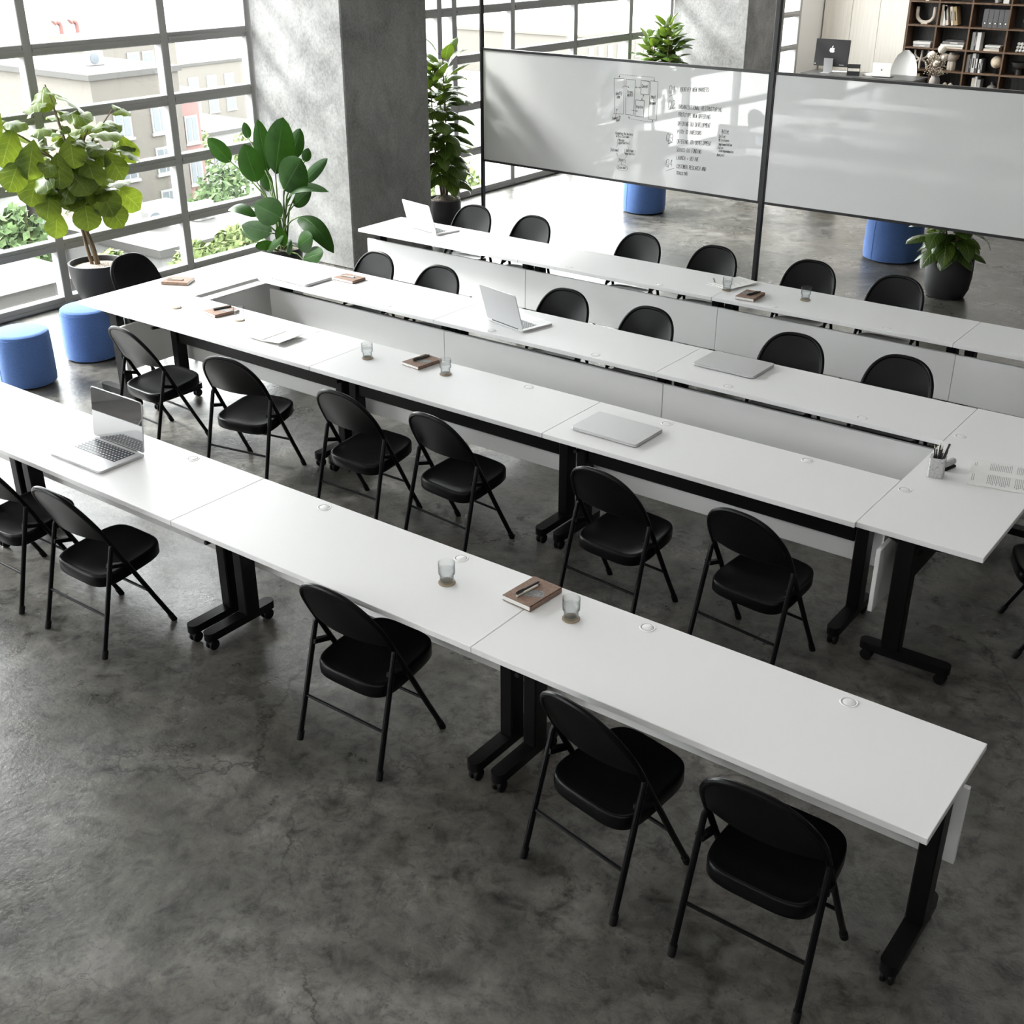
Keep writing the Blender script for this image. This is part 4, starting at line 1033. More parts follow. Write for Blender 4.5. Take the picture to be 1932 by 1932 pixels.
for a, b in (((-5.984, 1.224), (-5.985, 1.176)), ((-5.839, 1.229), (-5.836, 1.182)), ((-6.064, 1.134), (-6.064, 1.09)), ((-5.972, 1.136), (-5.973, 1.098)), ((-5.892, 1.14), (-5.893, 1.09)), ((-5.77, 1.136), (-5.771, 1.09)), ((-5.966, 1.038), (-5.967, 1.0)), ((-5.882, 1.03), (-5.883, 1.002)),
             ((-5.977, 1.175), (-5.994, 1.145)), ((-5.863, 1.177), (-5.851, 1.145)), ((-5.992, 1.088), (-5.971, 1.052)), ((-5.854, 1.085), (-5.881, 1.05)), ((-5.927, 0.999), (-5.926, 0.974)), ((-5.967, 1.0), (-5.955, 1.0)), ((-5.985, 1.176), (-5.975, 1.176)), ((-5.892, 1.09), (-5.88, 1.09))):
    stroke(m, [a, b], 0.0024)
stroke(m, [(-5.918 + 0.066 * math.cos(2 * PI * k / 20), 0.945 + 0.03 * math.sin(2 * PI * k / 20)) for k in range(21)], 0.0024)
m.build('flow_writing', INK, WB1, smooth=False)
m = MB()
for s_, x, z in (('Q1', -5.418, 1.722), ('Q2', -5.414, 1.582), ('Q3', -5.417, 1.266), ('Q4', -5.404, 1.022)): write(m, s_, x, z, 0.068, x + 0.078, z + 0.004, 0.0035)
for a, b in (((-5.411, 1.692), (-5.345, 1.722)), ((-5.41, 1.567), (-5.336, 1.595)), ((-5.40, 1.24), (-5.341, 1.263)), ((-5.392, 1.248), (-5.35, 1.262)), ((-5.398, 0.98), (-5.312, 1.014))): stroke(m, [a, b], 0.0035)
for s_, x, z, xe, ze, h in (('IDENTIFY NEW MARKETS', -5.303, 1.747, -4.986, 1.771, 0.036), ('ORGANIZATIONAL RESTRUCTURING', -5.302, 1.588, -4.831, 1.60, 0.036), ('PROTOTYPE NEW OFFERING', -5.298, 1.514, -4.95, 1.522, 0.036), ('OFFERING (A) DEVELOPMENT', -5.298, 1.428, -4.943, 1.443, 0.038),
                            ('PITCH TO INVESTORS', -5.297, 1.355, -5.034, 1.366, 0.034), ('OFFERING (B) DEVELOPMENT', -5.296, 1.259, -4.918, 1.277, 0.036), ('SERIES (A) FUNDING', -5.294, 1.18, -5.02, 1.19, 0.036), ('LAUNCH + REFINE', -5.290, 1.104, -5.043, 1.114, 0.036),
                            ('CUSTOMER RESEARCH AND', -5.284, 1.02, -4.955, 1.03, 0.036), ('TRACKING', -5.284, 0.956, -5.153, 0.964, 0.032)):
    write(m, s_, x, z, h, xe, ze, 0.0032)
m.build('plan_writing', INK, WB1, smooth=False)
m = MB()
for s_, x, z, xe, h in (('Outline', -4.818, 1.41, -4.742, 0.028), ('Define', -4.844, 1.358, -4.772, 0.03), ('Milestones', -4.842, 1.325, -4.73, 0.026), ('Implementation', -4.842, 1.288, -4.697, 0.025), ('Focus', -4.846, 1.254, -4.785, 0.025), ('interdependencies', -4.832, 1.228, -4.676, 0.022), ('Analysis', -4.85, 1.186, -4.769, 0.026)):
    write(m, s_, x, z, h, xe, z + 0.006, 0.0028)
stroke(m, [(-4.813, 1.402), (-4.741, 1.406)], 0.003)
m.build('list_writing', INK, WB1, smooth=False)

# the written board hangs a little askew, its left end swung back towards the far wall
_a = math.radians(2.4); WB1.scale.x = 1.033; WB1.rotation_euler.z = -_a
_h = 1.033 * (7.742 - 4.373) / 2
WB1.location = (-4.375 - _h * math.cos(_a), YW + _h * math.sin(_a), 0)

# ------------------------------------------------------------------ bookcase on the back wall and what stands on it
def bookcase():
    r = empty('bookcase'); tag(r, 'dark walnut bookcase with black back, full of books and ceramics', 'bookcase')
    xs = [-7.54, -7.01, -6.42, -5.76, -5.12, -4.48]; zs = [0.0, 0.37, 0.745, 1.12, 1.50, 1.90, 2.28, 2.66]
    y0, y1 = 20.0, 20.36
    MB().box(xs[0], xs[-1], y1, y1 + 0.02, 0, zs[-1]).build('back_panel', BKW, r, smooth=False)
    for i, x in enumerate(xs):
        MB().box(x - 0.014, x + 0.014, y0, y1, 0, zs[-1] + 0.014).build('side_panel' if i in (0, 5) else 'divider', DKW, r, smooth=False)
    for z in zs[1:]:
        for a, b in zip(xs[:-1], xs[1:]):
            MB().box(a + 0.014, b - 0.014, y0 + 0.002, y1, z - 0.013, z + 0.013).build('shelf', DKW, r, smooth=False)
    MB().box(xs[0], xs[-1], y0 + 0.03, y1, 0.0, 0.08).build('plinth', DKW, r, smooth=False)
bookcase()
ZS = {4: 1.513, 3: 1.133, 2: 0.758, 1: 0.383, 5: 1.913}
CV = {}
def cover(c):
    if c not in CV: CV[c] = mat('book_cover_%d' % len(CV), c, 0.7)
    return CV[c]
def book(x, z, w, h, col, label, tilt=0.0, d=0.2, y=20.06, group='books standing on the shelves', strip=None):
    """upright: x is the left foot, w the spine width"""
    r = empty('book', (x, y, z)); r.rotation_euler = (0, tilt, 0); tag(r, label, 'book', group)
    MB().box(0.002, w - 0.002, 0.004, d - 0.004, 0.002, h - 0.004).build('page_block', PAPER, r, smooth=False)
    c = MB().box(0, 0.0022, 0, d, 0, h).box(w - 0.0022, w, 0, d, 0, h).box(0, w, 0, 0.003, 0, h); c.build('cover', cover(col), r, smooth=False)
    if strip is not None: MB().box(w * 0.3, w * 0.7, -0.0012, 0.0, h * 0.25, h * 0.75).build('spine_print', cover(strip), r, smooth=False)
def flat(x0, x1, z, h, col, label, d=0.22, y=20.05, rz=0.0, strip=None):
    r = empty('book', ((x0 + x1) / 2, y + d / 2, z), rz); tag(r, label, 'book', 'books lying on the shelves'); w = (x1 - x0) / 2
    MB().box(-w + 0.004, w - 0.004, -d / 2 + 0.002, d / 2 - 0.004, 0.002, h - 0.002).build('page_block', PAPER, r, smooth=False)
    MB().box(-w, w, -d / 2, d / 2, 0, 0.0022).box(-w, w, -d / 2, d / 2, h - 0.0022, h).box(-w, w, -d / 2, -d / 2 + 0.003, 0, h).build('cover', cover(col), r, smooth=False)
    if strip is not None: MB().box(-w * 0.3, w * 0.4, -d / 2 - 0.0012, -d / 2, h * 0.3, h * 0.7).build('spine_print', cover(strip), r, smooth=False)
CRM = (0.56, 0.5, 0.42); WHT = (0.62, 0.61, 0.59); TAN = (0.42, 0.33, 0.22); DGR = (0.05, 0.05, 0.052); LGR = (0.36, 0.35, 0.34); MGR = (0.2, 0.19, 0.185); GOLD = (0.33, 0.24, 0.13)
INKC = (0.05, 0.05, 0.05)
# upper second cell
book(-6.975, ZS[4], 0.042, 0.345, CRM, 'cream book at the left end of the leaning row beside the U-shaped vase', 0.0, strip=TAN)
book(-6.930, ZS[4], 0.050, 0.325, WHT, 'white book second in the leaning row beside the U-shaped vase', 0.0)
book(-6.872, ZS[4] + 0.006, 0.052, 0.330, CRM, 'cream book third in the row, first one leaning left', -0.20, strip=INKC)
book(-6.772, ZS[4] + 0.006, 0.046, 0.315, CRM, 'cream book fourth in the row, leaning against its neighbour', -0.20, strip=INKC)
book(-6.718, ZS[4] + 0.008, 0.066, 0.310, GOLD, 'ochre book at the right end of the leaning row', -0.22, strip=INKC)
# binders
for k in range(5):
    x = -6.225 + 0.0895 * k
    r = empty('ring_binder', (x, 20.05, ZS[4])); tag(r, ('leftmost grey ring binder on the upper shelf', 'second grey ring binder from the left', 'middle grey ring binder of the five', 'fourth grey ring binder from the left', 'rightmost grey ring binder beside the divider')[k], 'binder', 'grey ring binders')
    MB().box(0, 0.086, 0, 0.26, 0, 0.305, bev=0.003).build('cover', GREYB, r, smooth=False)
    T = Matrix.Translation((0.043, -0.001, 0.075)) @ Matrix.Rotation(PI / 2, 4, 'X')
    MB().lathe([(0.014, -0.001), (0.014, 0.0025), (0.024, 0.0025), (0.024, -0.001)], 24, T).build('ring_label', cover(INKC), r)
    MB().lathe([(0.0155, 0.0), (0.0155, 0.002)], 24, T).build('finger_hole', WHITE, r)
# top shelf slivers
book(-6.06, ZS[5], 0.05, 0.25, LGR, 'grey book leaning on the topmost visible shelf', -0.3)
book(-5.93, ZS[5], 0.10, 0.26, WHT, 'white thick book at the right on the topmost visible shelf')
book(-7.29, ZS[5], 0.06, 0.2, WHT, 'white book on the topmost visible shelf above the U-shaped vase')
# second row
flat(-7.40, -7.09, ZS[3], 0.045, LGR, 'grey lower book of the pair lying beside the first divider', strip=WHT)
flat(-7.405, -7.09, ZS[3] + 0.0455, 0.05, WHT, 'white upper book of the pair lying beside the first divider')
flat(-6.90, -6.50, ZS[3], 0.035, CRM, 'lowest cream book of the stack of four in the second column')
flat(-6.905, -6.49, ZS[3] + 0.0355, 0.042, WHT, 'white second book of the stack of four in the second column')
flat(-6.87, -6.485, ZS[3] + 0.078, 0.046, MGR, 'grey third book with pale lettering in the stack of four', strip=WHT)
flat(-6.82, -6.49, ZS[3] + 0.1245, 0.028, DGR, 'thin dark book on top of the stack of four')
book(-6.365, ZS[3], 0.056, 0.30, LGR, 'pale grey book at the left of the tall trio under the binders')
book(-6.307, ZS[3], 0.026, 0.31, DGR, 'narrow black book in the middle of the tall trio', strip=WHT)
book(-6.279, ZS[3], 0.072, 0.30, WHT, 'wide white book at the right of the tall trio')
flat(-6.13, -5.86, ZS[3], 0.040, CRM, 'cream lowest book of the flat trio under the binders')
flat(-6.105, -5.865, ZS[3] + 0.0405, 0.026, LGR, 'grey middle book of the flat trio under the binders', strip=WHT)
flat(-6.115, -5.85, ZS[3] + 0.067, 0.028, WHT, 'white top book of the flat trio under the binders')
# third row
book(-6.395, ZS[2], 0.055, 0.30, LGR, 'light grey book at the left end of the lower tall row')
book(-6.338, ZS[2], 0.034, 0.31, DGR, 'black book second in the lower tall row', strip=LGR)
book(-6.302, ZS[2], 0.060, 0.325, WHT, 'white book with specks third in the lower tall row', strip=INKC)
book(-6.240, ZS[2], 0.050, 0.32, DGR, 'black book fourth in the lower tall row', strip=WHT)
book(-6.175, ZS[2], 0.042, 0.235, WHT, 'short white book at the right end of the lower tall row', strip=INKC)
book(-6.131, ZS[2], 0.03, 0.225, DGR, 'short black book beside the short white one', strip=LGR)
# fourth row
book(-7.40, ZS[1], 0.055, 0.30, CRM, 'cream book low behind the desk, left of three', strip=TAN)
book(-7.34, ZS[1], 0.06, 0.305, LGR, 'grey green book low behind the desk, middle of three')
book(-7.275, ZS[1], 0.075, 0.30, TAN, 'tan book low behind the desk, right of three')
book(-6.25, ZS[1], 0.05, 0.29, CRM, 'cream book of the low row beside the flask')
book(-6.198, ZS[1], 0.045, 0.315, WHT, 'tall white book of the low row beside the flask')
book(-6.151, ZS[1], 0.06, 0.27, LGR, 'grey book at the right of the low row beside the flask')
# U vase
r = MB(); pts = [(-7.44, 0.275)] + [(-7.44 + 0.0, 0.2)] 
arc = [(-7.285 + 0.155 * math.cos(PI + PI * k / 20), 0.165 + 0.135 * math.sin(PI + PI * k / 20)) for k in range(21)]
path = [(-7.44, 0.29), (-7.44, 0.22)] + arc + [(-7.13, 0.22), (-7.13, 0.29)]
r.tube([(x, 20.17, ZS[4] + z) for x, z in path], 0.031, 16)
r.box(-7.345, -7.225, 20.12, 20.22, ZS[4], ZS[4] + 0.03, bev=0.008)
tag(r.build('u_shaped_vase', BONE), 'bone coloured U-shaped ceramic vase on the bookcase', 'vase')
# branching sculpture
r = MB()
for s in (-1, 0, 1):
    yy = 20.16 + (0.03 if s == 1 else 0)
    if s == 0: r.tube([(-7.262, 20.13, ZS[2]), (-7.262, 20.13, ZS[2] + 0.12), (-7.25, 20.15, ZS[2] + 0.2), (-7.25, 20.16, ZS[2] + 0.315)], 0.02, 12)
    else:
        r.tube([(-7.26 + s * 0.12, yy, ZS[2] + 0.315), (-7.26 + s * 0.118, yy, ZS[2] + 0.25), (-7.26 + s * 0.085, yy, ZS[2] + 0.195), (-7.26 + s * 0.02, 20.15, ZS[2] + 0.165)], 0.019, 12)
        r.tube([(-7.26 + s * 0.118, yy, ZS[2]), (-7.26 + s * 0.112, yy, ZS[2] + 0.06), (-7.26 + s * 0.08, yy, ZS[2] + 0.12), (-7.26 + s * 0.02, 20.15, ZS[2] + 0.155)], 0.02, 12)
tag(r.build('branching_sculpture', BONE), 'bone white branching ceramic sculpture on the bookcase behind the white chair', 'sculpture')
# bowl on lobed vase
r = empty('lobed_vase', (-6.69, 20.17, ZS[2])); tag(r, 'cream vase with a wide bowl top on a lobed foot', 'vase')
m = MB()
for a in range(6): m.lathe([(0.012, 0), (0.026, 0.006), (0.034, 0.03), (0.034, 0.13), (0.026, 0.155), (0.01, 0.16)], 14, Matrix.Translation((0.042 * math.cos(a * PI / 3), 0.042 * math.sin(a * PI / 3), 0)))
m.build('foot', BONE, r)
MB().lathe([(0.03, 0.15), (0.07, 0.165), (0.115, 0.215), (0.125, 0.268), (0.118, 0.27), (0.06, 0.2), (0.01, 0.19)], 36).build('bowl', BONE, r)
o = MB().sphere((-6.71, 20.17, ZS[2] + 0.262), 0.058, sz=0.8).build('ceramic_ball', BONE); tag(o, 'cream ball lying in the bowl of the lobed vase', 'ball')
# globe
r = empty('globe', (-5.882, 20.17, ZS[2])); tag(r, 'cream desk globe on a black foot beside the lower tall books', 'globe')
MB().sphere((-0.012, 0, 0.192), 0.105, u=28, w=18).build('sphere', GLOBE, r)
f = MB().lathe([(0.058, 0), (0.056, 0.008), (0.02, 0.022), (0.009, 0.05), (0.008, 0.088)], 24)
f.tube([(-0.012 + 0.115 * math.cos(a), 0, 0.192 + 0.115 * math.sin(a)) for a in [(-2.0 + 2.4 * k / 16) for k in range(17)]], 0.004, 6); f.build('stand', RUB, r)
# sphere stack, black bowl, white ball
for k in range(9):
    i, j = k % 3, k // 3
    o = MB().sphere((-5.575 + 0.056 * i + 0.008 * j, 20.13, ZS[3] + 0.029 + 0.056 * j), 0.0285).build('ceramic_bead', WHITE)
    tag(o, '%s grey ceramic bead in the %s row of the bead stack on the bookcase' % (('left', 'middle', 'right')[i], ('bottom', 'middle', 'top')[j]), 'ornament', 'stack of nine ceramic beads')
r = empty('footed_bowl', (-5.50, 20.17, ZS[2])); tag(r, 'black footed bowl at the right edge of the bookcase', 'bowl')
MB().lathe([(0.055, 0), (0.05, 0.09), (0.05, 0.1)], 28).build('foot', DESK, r); MB().lathe([(0.05, 0.095), (0.11, 0.13), (0.145, 0.19), (0.15, 0.215), (0.143, 0.215), (0.1, 0.14), (0.01, 0.12)], 36).build('bowl', DESK, r)
r = empty('disc_ornament', (-5.47, 20.17, ZS[4])); tag(r, 'pale disc ornament on a foot at the right picture edge', 'ornament')
MB().box(-0.03, 0.03, -0.03, 0.03, 0, 0.05, bev=0.004).build('foot', WHITE, r); MB().sphere((0.01, 0, 0.15), 0.10, sz=1.05).build('disc', BONE, r)
# low shelf
o = MB().lathe([(0.06, 0), (0.10, 0.03), (0.11, 0.08), (0.07, 0.16), (0.022, 0.19), (0.02, 0.225), (0.03, 0.235), (0.012, 0.235)], 32, Matrix.Translation((-5.91, 20.16, ZS[1]))).build('flask_vase', STONEP); tag(o, 'grey flask shaped vase on the low shelf', 'vase')
for k, (x, l) in enumerate(((-6.74, 'left pale pebble on the low shelf'), (-6.64, 'right pale pebble on the low shelf'))):
    o = MB().sphere((x, 20.13, ZS[1] + 0.085), 0.05, sz=1.7).build('stone_ornament', BONE); tag(o, l, 'ornament', 'pale pebbles on the low shelf')

# ------------------------------------------------------------------ desk corner
r = empty('office_desk', (-7.76, 18.74, 0)); tag(r, 'black desk behind the second whiteboard with computer and trays', 'desk')
MB().box(-1.04, 1.04, -0.38, 0.38, 0.712, 0.74, bev=0.002).build('desktop', DESK, r)
for s in (-1, 1): MB().box(s * 0.98 - 0.03, s * 0.98 + 0.03, -0.34, 0.34, 0, 0.712, bev=0.004).build('side_panel', DESK, r)
MB().box(-0.95, 0.95, -0.25, -0.23, 0.25, 0.711).build('front_panel', DESK, r)
r = empty('desktop_computer', (-8.40, 18.62, 0.7405)); tag(r, 'desktop computer seen from behind with a white apple logo', 'computer')
M = Matrix.Translation((0.03, 0.06, 0.335)) @ Matrix.Rotation(math.radians(-4), 4, 'X')
b = slab(MB(), 0.64, 0.455, 0.012, -0.009, 0.009, M @ Matrix.Rotation(PI / 2, 4, 'X')).build('display', mat('graphite_back', g(0.010), 0.6, 0.0, Specular_IOR_Level=0.15), r, angle=30)
s = MB().box(-0.085, 0.085, 0.0, 0.008, 0, 0.24, M @ Matrix.Translation((-0.02, -0.045, -0.33)) @ Matrix.Rotation(math.radians(8), 4, 'X')); s.box(-0.105, 0.065, -0.07, 0.13, 0, 0.006); s.build('stand', mat('grey_stand', g(0.16), 0.6), r)
MB().lathe([(0.022, -0.002), (0.022, 0.002)], 20, M @ Matrix.Translation((-0.015, -0.022, -0.22)) @ Matrix.Rotation(PI / 2, 4, 'X')).build('cable_hole', DARK, r)
# the fruit mark : two lobes, a bite at the right and a leaf
lg = MB(); out = []
for k in range(72):
    a = 2 * PI * k / 72; x, z = math.cos(a), math.sin(a)
    rr_ = 0.044 * (1 + 0.06 * math.cos(2 * a)) ; px_, pz = rr_ * x * 1.02, rr_ * z * 1.05
    pz -= 0.012 * math.exp(-(px_ / 0.012) ** 2) * (1 if z > 0 else -0.6)
    dx, dz = px_ - 0.056, pz - 0.006; dd = math.hypot(dx, dz)
    if dd < 0.024: px_, pz = 0.056 + dx / max(dd, 1e-4) * 0.024, 0.006 + dz / max(dd, 1e-4) * 0.024
    out.append((px_, pz))
MF = M @ Matrix.Translation((0.0, -0.0100, 0.045)) @ Matrix.Rotation(PI / 2, 4, 'X')
lg.prism(out, -0.0006, 0.0006, MF)
lf = [(0.002 + 0.010 * math.cos(2 * PI * k / 16) * 0.6 + 0.006 * math.sin(2 * PI * k / 16), 0.060 + 0.016 * math.sin(2 * PI * k / 16)) for k in range(16)]
lg.prism(lf, -0.0006, 0.0006, MF); lg.build('fruit_logo', WHITE, r, smooth=False)
pd = MB()
for k in range(4): pd.box(0.17 + 0.022 * k, 0.178 + 0.022 * k, -0.0098, -0.0088, -0.20, -0.187, M)
pd.box(-0.30, -0.287, -0.0098, -0.0088, -0.20, -0.185, M); pd.build('port', ALU, r, smooth=False)
o = MB().box(-0.22, 0.22, -0.06, 0.06, 0, 0.008, bev=0.002).build('keyboard', WHITE); o.location = (-8.30, 18.90, 0.7405); o.rotation_euler = (0, 0, 0.1); tag(o, 'slim white keyboard behind the desktop computer', 'keyboard')
r = empty('letter_tray', (-7.90, 18.60, 0.7405), 0.35); tag(r, 'black two tier wire letter tray on the desk', 'tray')
for z, nm in ((0.0, 'lower_tray'), (0.12, 'upper_tray')): MB().box(-0.11, 0.11, -0.10, 0.10, z, z + 0.005).box(-0.11, 0.11, -0.10, -0.096, z, z + 0.05).box(-0.11, 0.11, 0.096, 0.10, z, z + 0.05).box(-0.11, -0.106, -0.1, 0.1, z, z + 0.05).box(0.106, 0.11, -0.1, 0.1, z, z + 0.05).build(nm, DESK, r, smooth=False)
m = MB()
for sx in (-1, 1):
    for sy in (-1, 1): m.tube([(sx * 0.107, sy * 0.097, 0), (sx * 0.107, sy * 0.097, 0.17)], 0.003, 6)
m.build('wire_post', DESK, r)
r = empty('laptop', (-7.375, 18.66, 0.7405), PI + 0.08); tag(r, 'white laptop seen from behind on the black desk', 'laptop')
slab(MB(), 0.32, 0.22, 0.012, 0, 0.014).build('base', DESK, r, angle=30)
Ml = Matrix.Translation((0, 0.108, 0.016)) @ Matrix.Rotation(PI / 2 - 0.12, 4, 'X') @ Matrix.Translation((0, 0.11, 0))
lid = slab(MB(), 0.32, 0.225, 0.010, -0.004, 0.003, Ml).build('lid', WHITE, r, angle=30)
lg = MB()
for i in (0, 1):
    for j in (0, 1): lg.box(-0.013 + 0.0145 * i, -0.001 + 0.0145 * i, -0.013 + 0.0145 * j, -0.001 + 0.0145 * j, -0.0048, -0.004, Ml)
lg.build('square_logo', DESK, lid, smooth=False)
for k in range(3):
    o = MB().box(-0.105, 0.105, -0.148, 0.148, 0, 0.006).build('paper_sheet', PAPER, smooth=False); o.location = (-7.62, 18.80 + 0.01 * k, 0.7405 + 0.0065 * k); o.rotation_euler = (0, 0, 0.2 - 0.3 * k)
    tag(o, ('lowest', 'middle', 'top')[k] + ' paper pad left of the white laptop on the black desk', 'paper', 'paper pads on the black desk')
# white shell chair
r = empty('shell_chair', (-7.32, 19.47, 0), math.radians(12)); tag(r, 'white upholstered shell chair behind the black desk', 'chair')
m = MB(); nx, nz = 20, 16; vf = []; vb = []
for j in range(nz + 1):
    v_ = j / nz
    if v_ < 0.45: q = v_ / 0.45; yb0, zb0 = -0.24 + 0.40 * q, 0.44 - 0.02 * math.sin(PI * q)
    else: q = (v_ - 0.45) / 0.55; yb0, zb0 = 0.16 + 0.09 * q, 0.44 + 0.66 * q - 0.10 * (1 - q) * q
    wd = 0.235 * (1 - 0.0 * v_) * (1 if v_ < 0.6 else math.sqrt(max(0.02, 1 - ((v_ - 0.6) / 0.405) ** 2.6)))
    for i in range(nx + 1):
        s_ = -1 + 2 * i / nx
        c_ = 0.07 * s_ * s_
        n = (0, 0, 1) if v_ < 0.42 else (0, -1, 0.1)
        p = Vector((wd * s_, yb0, zb0)) + Vector(n) * c_
        vf.append(p); vb.append(p - Vector(n) * 0.022)
N_ = len(vf); f = []
for j in range(nz):
    for i in range(nx):
        a = j * (nx + 1) + i; f += [(a, a + 1, a + nx + 2, a + nx + 1), (N_ + a, N_ + a + nx + 1, N_ + a + nx + 2, N_ + a + 1)]
for j in range(nz):
    for i in (0, nx): a = j * (nx + 1) + i; f.append((a, a + nx + 1, N_ + a + nx + 1, N_ + a))
for i in range(nx):
    for j in (0, nz): a = j * (nx + 1) + i; f.append((a, N_ + a, N_ + a + 1, a + 1))
m.add(vf + vb, f); m.build('shell', SHELLF, r, angle=60)
for sx in (-1, 1):
    for sy in (-1, 1): MB().tube([(sx * 0.22, sy * 0.22, 0), (sx * 0.10, sy * 0.08, 0.42)], [0.011, 0.014], 10).build('leg', WHITE, r)
# tall vase with dried flowers
r = empty('floor_vase', (-6.55, 18.95, 0)); tag(r, 'tall grey stoneware vase with dried flowers right of the black desk', 'vase')
MB().lathe([(0.075, 0), (0.10, 0.03), (0.105, 0.4), (0.092, 0.68), (0.082, 0.74), (0.066, 0.765), (0.066, 0.785), (0.072, 0.79), (0.06, 0.79), (0.055, 0.74)], 36).build('vase_body', STONEP, r)
rnd = random.Random(8); m2 = MB(); m = MB()
def head(c, R):
    b = MB(); b.sphere(c, R * 0.86, u=18, w=12)
    for k in range(240):
        z = 1 - 2 * (k + .5) / 240; ph = k * 2.399; q = math.sqrt(1 - z * z); d_ = Vector((q * math.cos(ph), q * math.sin(ph), z)); p = Vector(c) + d_ * R * 0.84
        b.tube([p, p + d_ * R * 0.16], [R * 0.05, R * 0.02], 4)
    return b.build('flower_head', DRIED, r)
for c, R in (((0.06, -0.02, 1.225), 0.075), ((-0.115, 0, 1.115), 0.073), ((0.11, 0.02, 1.10), 0.064), ((-0.0, -0.05, 0.99), 0.055), ((-0.04, 0.04, 1.06), 0.06)):
    head(c, R); m.tube([(0, 0, 0.72), (c[0] * 0.5, c[1] * 0.5, 0.9), c], 0.004, 5)
for k in range(210):
    a = rnd.uniform(0, 2 * PI); q = rnd.uniform(0.15, 1) ; p = Vector((0.17 * q * math.cos(a), 0.12 * q * math.sin(a), 0.84 + 0.30 * rnd.random() - 0.05 * q)); e = p + Vector((math.cos(a), math.sin(a), rnd.uniform(0.1, 1.2))).normalized() * 0.035
    m2.tube([(p.x * 0.25, p.y * 0.25, 0.78), p * 0.6 + Vector((0, 0, p.z * 0.4 - 0.01)), p], 0.0012, 3); m2.sphere(e, 0.010, u=5, w=3)
m.build('stem', DRIED2, r); m2.build('dried_sprigs', DRIED2, r, smooth=False)

# ------------------------------------------------------------------ outside : streets and roofs below the windows
GZ = -15.0
gm = MB().box(-900, 900, -600, 900, GZ - 1, GZ).build('street_ground', CITY); struct(gm)
def building(name, label, x1, y0, y1, ztop, depth, m, wins=(), wsz=(1.1, 1.5), parapet=None):
    r = empty(name, (x1, (y0 + y1) / 2, GZ)); tag(r, label, 'building', 'city buildings outside the windows'); w = (y1 - y0) / 2; H = ztop - GZ
    MB().box(-depth, 0, -w, w, 0, H).build('wall', m, r, smooth=False)
    MB().box(-depth - 0.15, 0.15, -w - 0.15, w + 0.15, H, H + 0.25).build('roof', parapet or m, r, smooth=False)
    for (y, z) in wins:
        yy = y - (y0 + y1) / 2; a, b = wsz
        f = MB().box(0, 0.06, yy - a / 2 - 0.1, yy + a / 2 + 0.1, z - b / 2 - 0.1 - GZ, z + b / 2 + 0.1 - GZ).box(0, 0.12, yy - a / 2 - 0.18, yy + a / 2 + 0.18, z - b / 2 - 0.2 - GZ, z - b / 2 - 0.08 - GZ).build('window_frame', WREN, r, smooth=False)
        MB().box(0.06, 0.07, yy - a / 2, yy - 0.04, z - b / 2 - GZ, z + b / 2 - GZ).box(0.06, 0.07, yy + 0.04, yy + a / 2, z - b / 2 - GZ, z + b / 2 - GZ).build('window_pane', OGL, f, smooth=False)
    return r
building('apartment_block', 'tan brick apartment block with small windows beyond the big fig', -48, 30.7, 35.6, -3.35, 9, TANB, [(y, z) for y in (32.1, 34.2) for z in (-5.4, -7.3, -9.3, -11.3)], (0.75, 1.05), GREYR)
building('narrow_house', 'narrow pink rendered house beside the tan brick block', -48.6, 35.95, 37.1, -4.6, 8, PNKR, [(36.5, -6.2), (36.5, -8.2)], (0.6, 1.1), WREN)
wh = building('apartment_block', 'white apartment block with wide upper windows behind the fig', -62.2, 35.0, 41.4, -3.75, 14, WREN, [(37.9, -4.75), (39.2, -4.75), (40.4, -4.75), (36.4, -4.75)], (0.8, 0.95), WREN)
building('chimney_house', 'brown brick top storey with chimneys behind the tan block', -58, 38.2, 43.6, -2.9, 3.6, BEIGE, [(40.6, -3.9), (41.6, -3.9)], (0.6, 0.6), TANB)
building('town_house', 'white town house seen low through the leftmost panes', -36, 16.0, 19.25, -3.0, 10, WREN, [(18.4, -4.2), (18.4, -6.1), (17.2, -4.2), (17.2, -6.1)], (0.5, 0.9), WREN)
building('siding_house', 'grey house with horizontal siding left of the fig trunk', -36, 19.6, 20.28, -4.7, 9, BEIGE, [(19.94, -6.0)], (0.35, 0.8), GREYR)
building('low_house', 'pale flat roofed house far behind the strelitzia', -70, 52.0, 61.0, -11.0, 12, WREN, [(54, -12.4), (56, -12.4), (58, -12.4)], (0.9, 1.1), GREYR)
building('far_block', 'pale distant block behind the right window panes', -95, 66, 84, -9.5, 14, BEIGE, [(68 + 2.2 * k, z) for k in range(6) for z in (-11.2, -13.2)], (1.0, 1.2), GREYR)
building('garage_roof', 'low grey roof close below the leftmost panes', -24.5, 10.5, 12.9, -4.45, 5, GREYR, (), (1, 1), WREN)
def aircon(x, y, z, lab):
    r = empty('air_conditioner', (x, y, z)); tag(r, lab, 'air conditioner', 'air conditioning units on the roofs')
    MB().box(-0.18, 0.18, -0.42, 0.42, 0, 0.62, bev=0.02).build('case', WREN, r)
    MB().lathe([(0.24, 0), (0.24, 0.02)], 20, Matrix.Translation((0.18, -0.1, 0.31)) @ Matrix.Rotation(PI / 2, 4, 'Y')).build('fan_grille', OGL, r)
aircon(-33.5, 22.4, -6.295, 'left air conditioning unit on the low shed roof'); aircon(-33.2, 24.2, -6.295, 'right air conditioning unit on the low shed roof'); aircon(-27, 12.1, -4.195, 'air conditioning unit on the grey roof at left'); aircon(-51, 33.2, -3.095, 'air conditioning unit on the tan block roof')
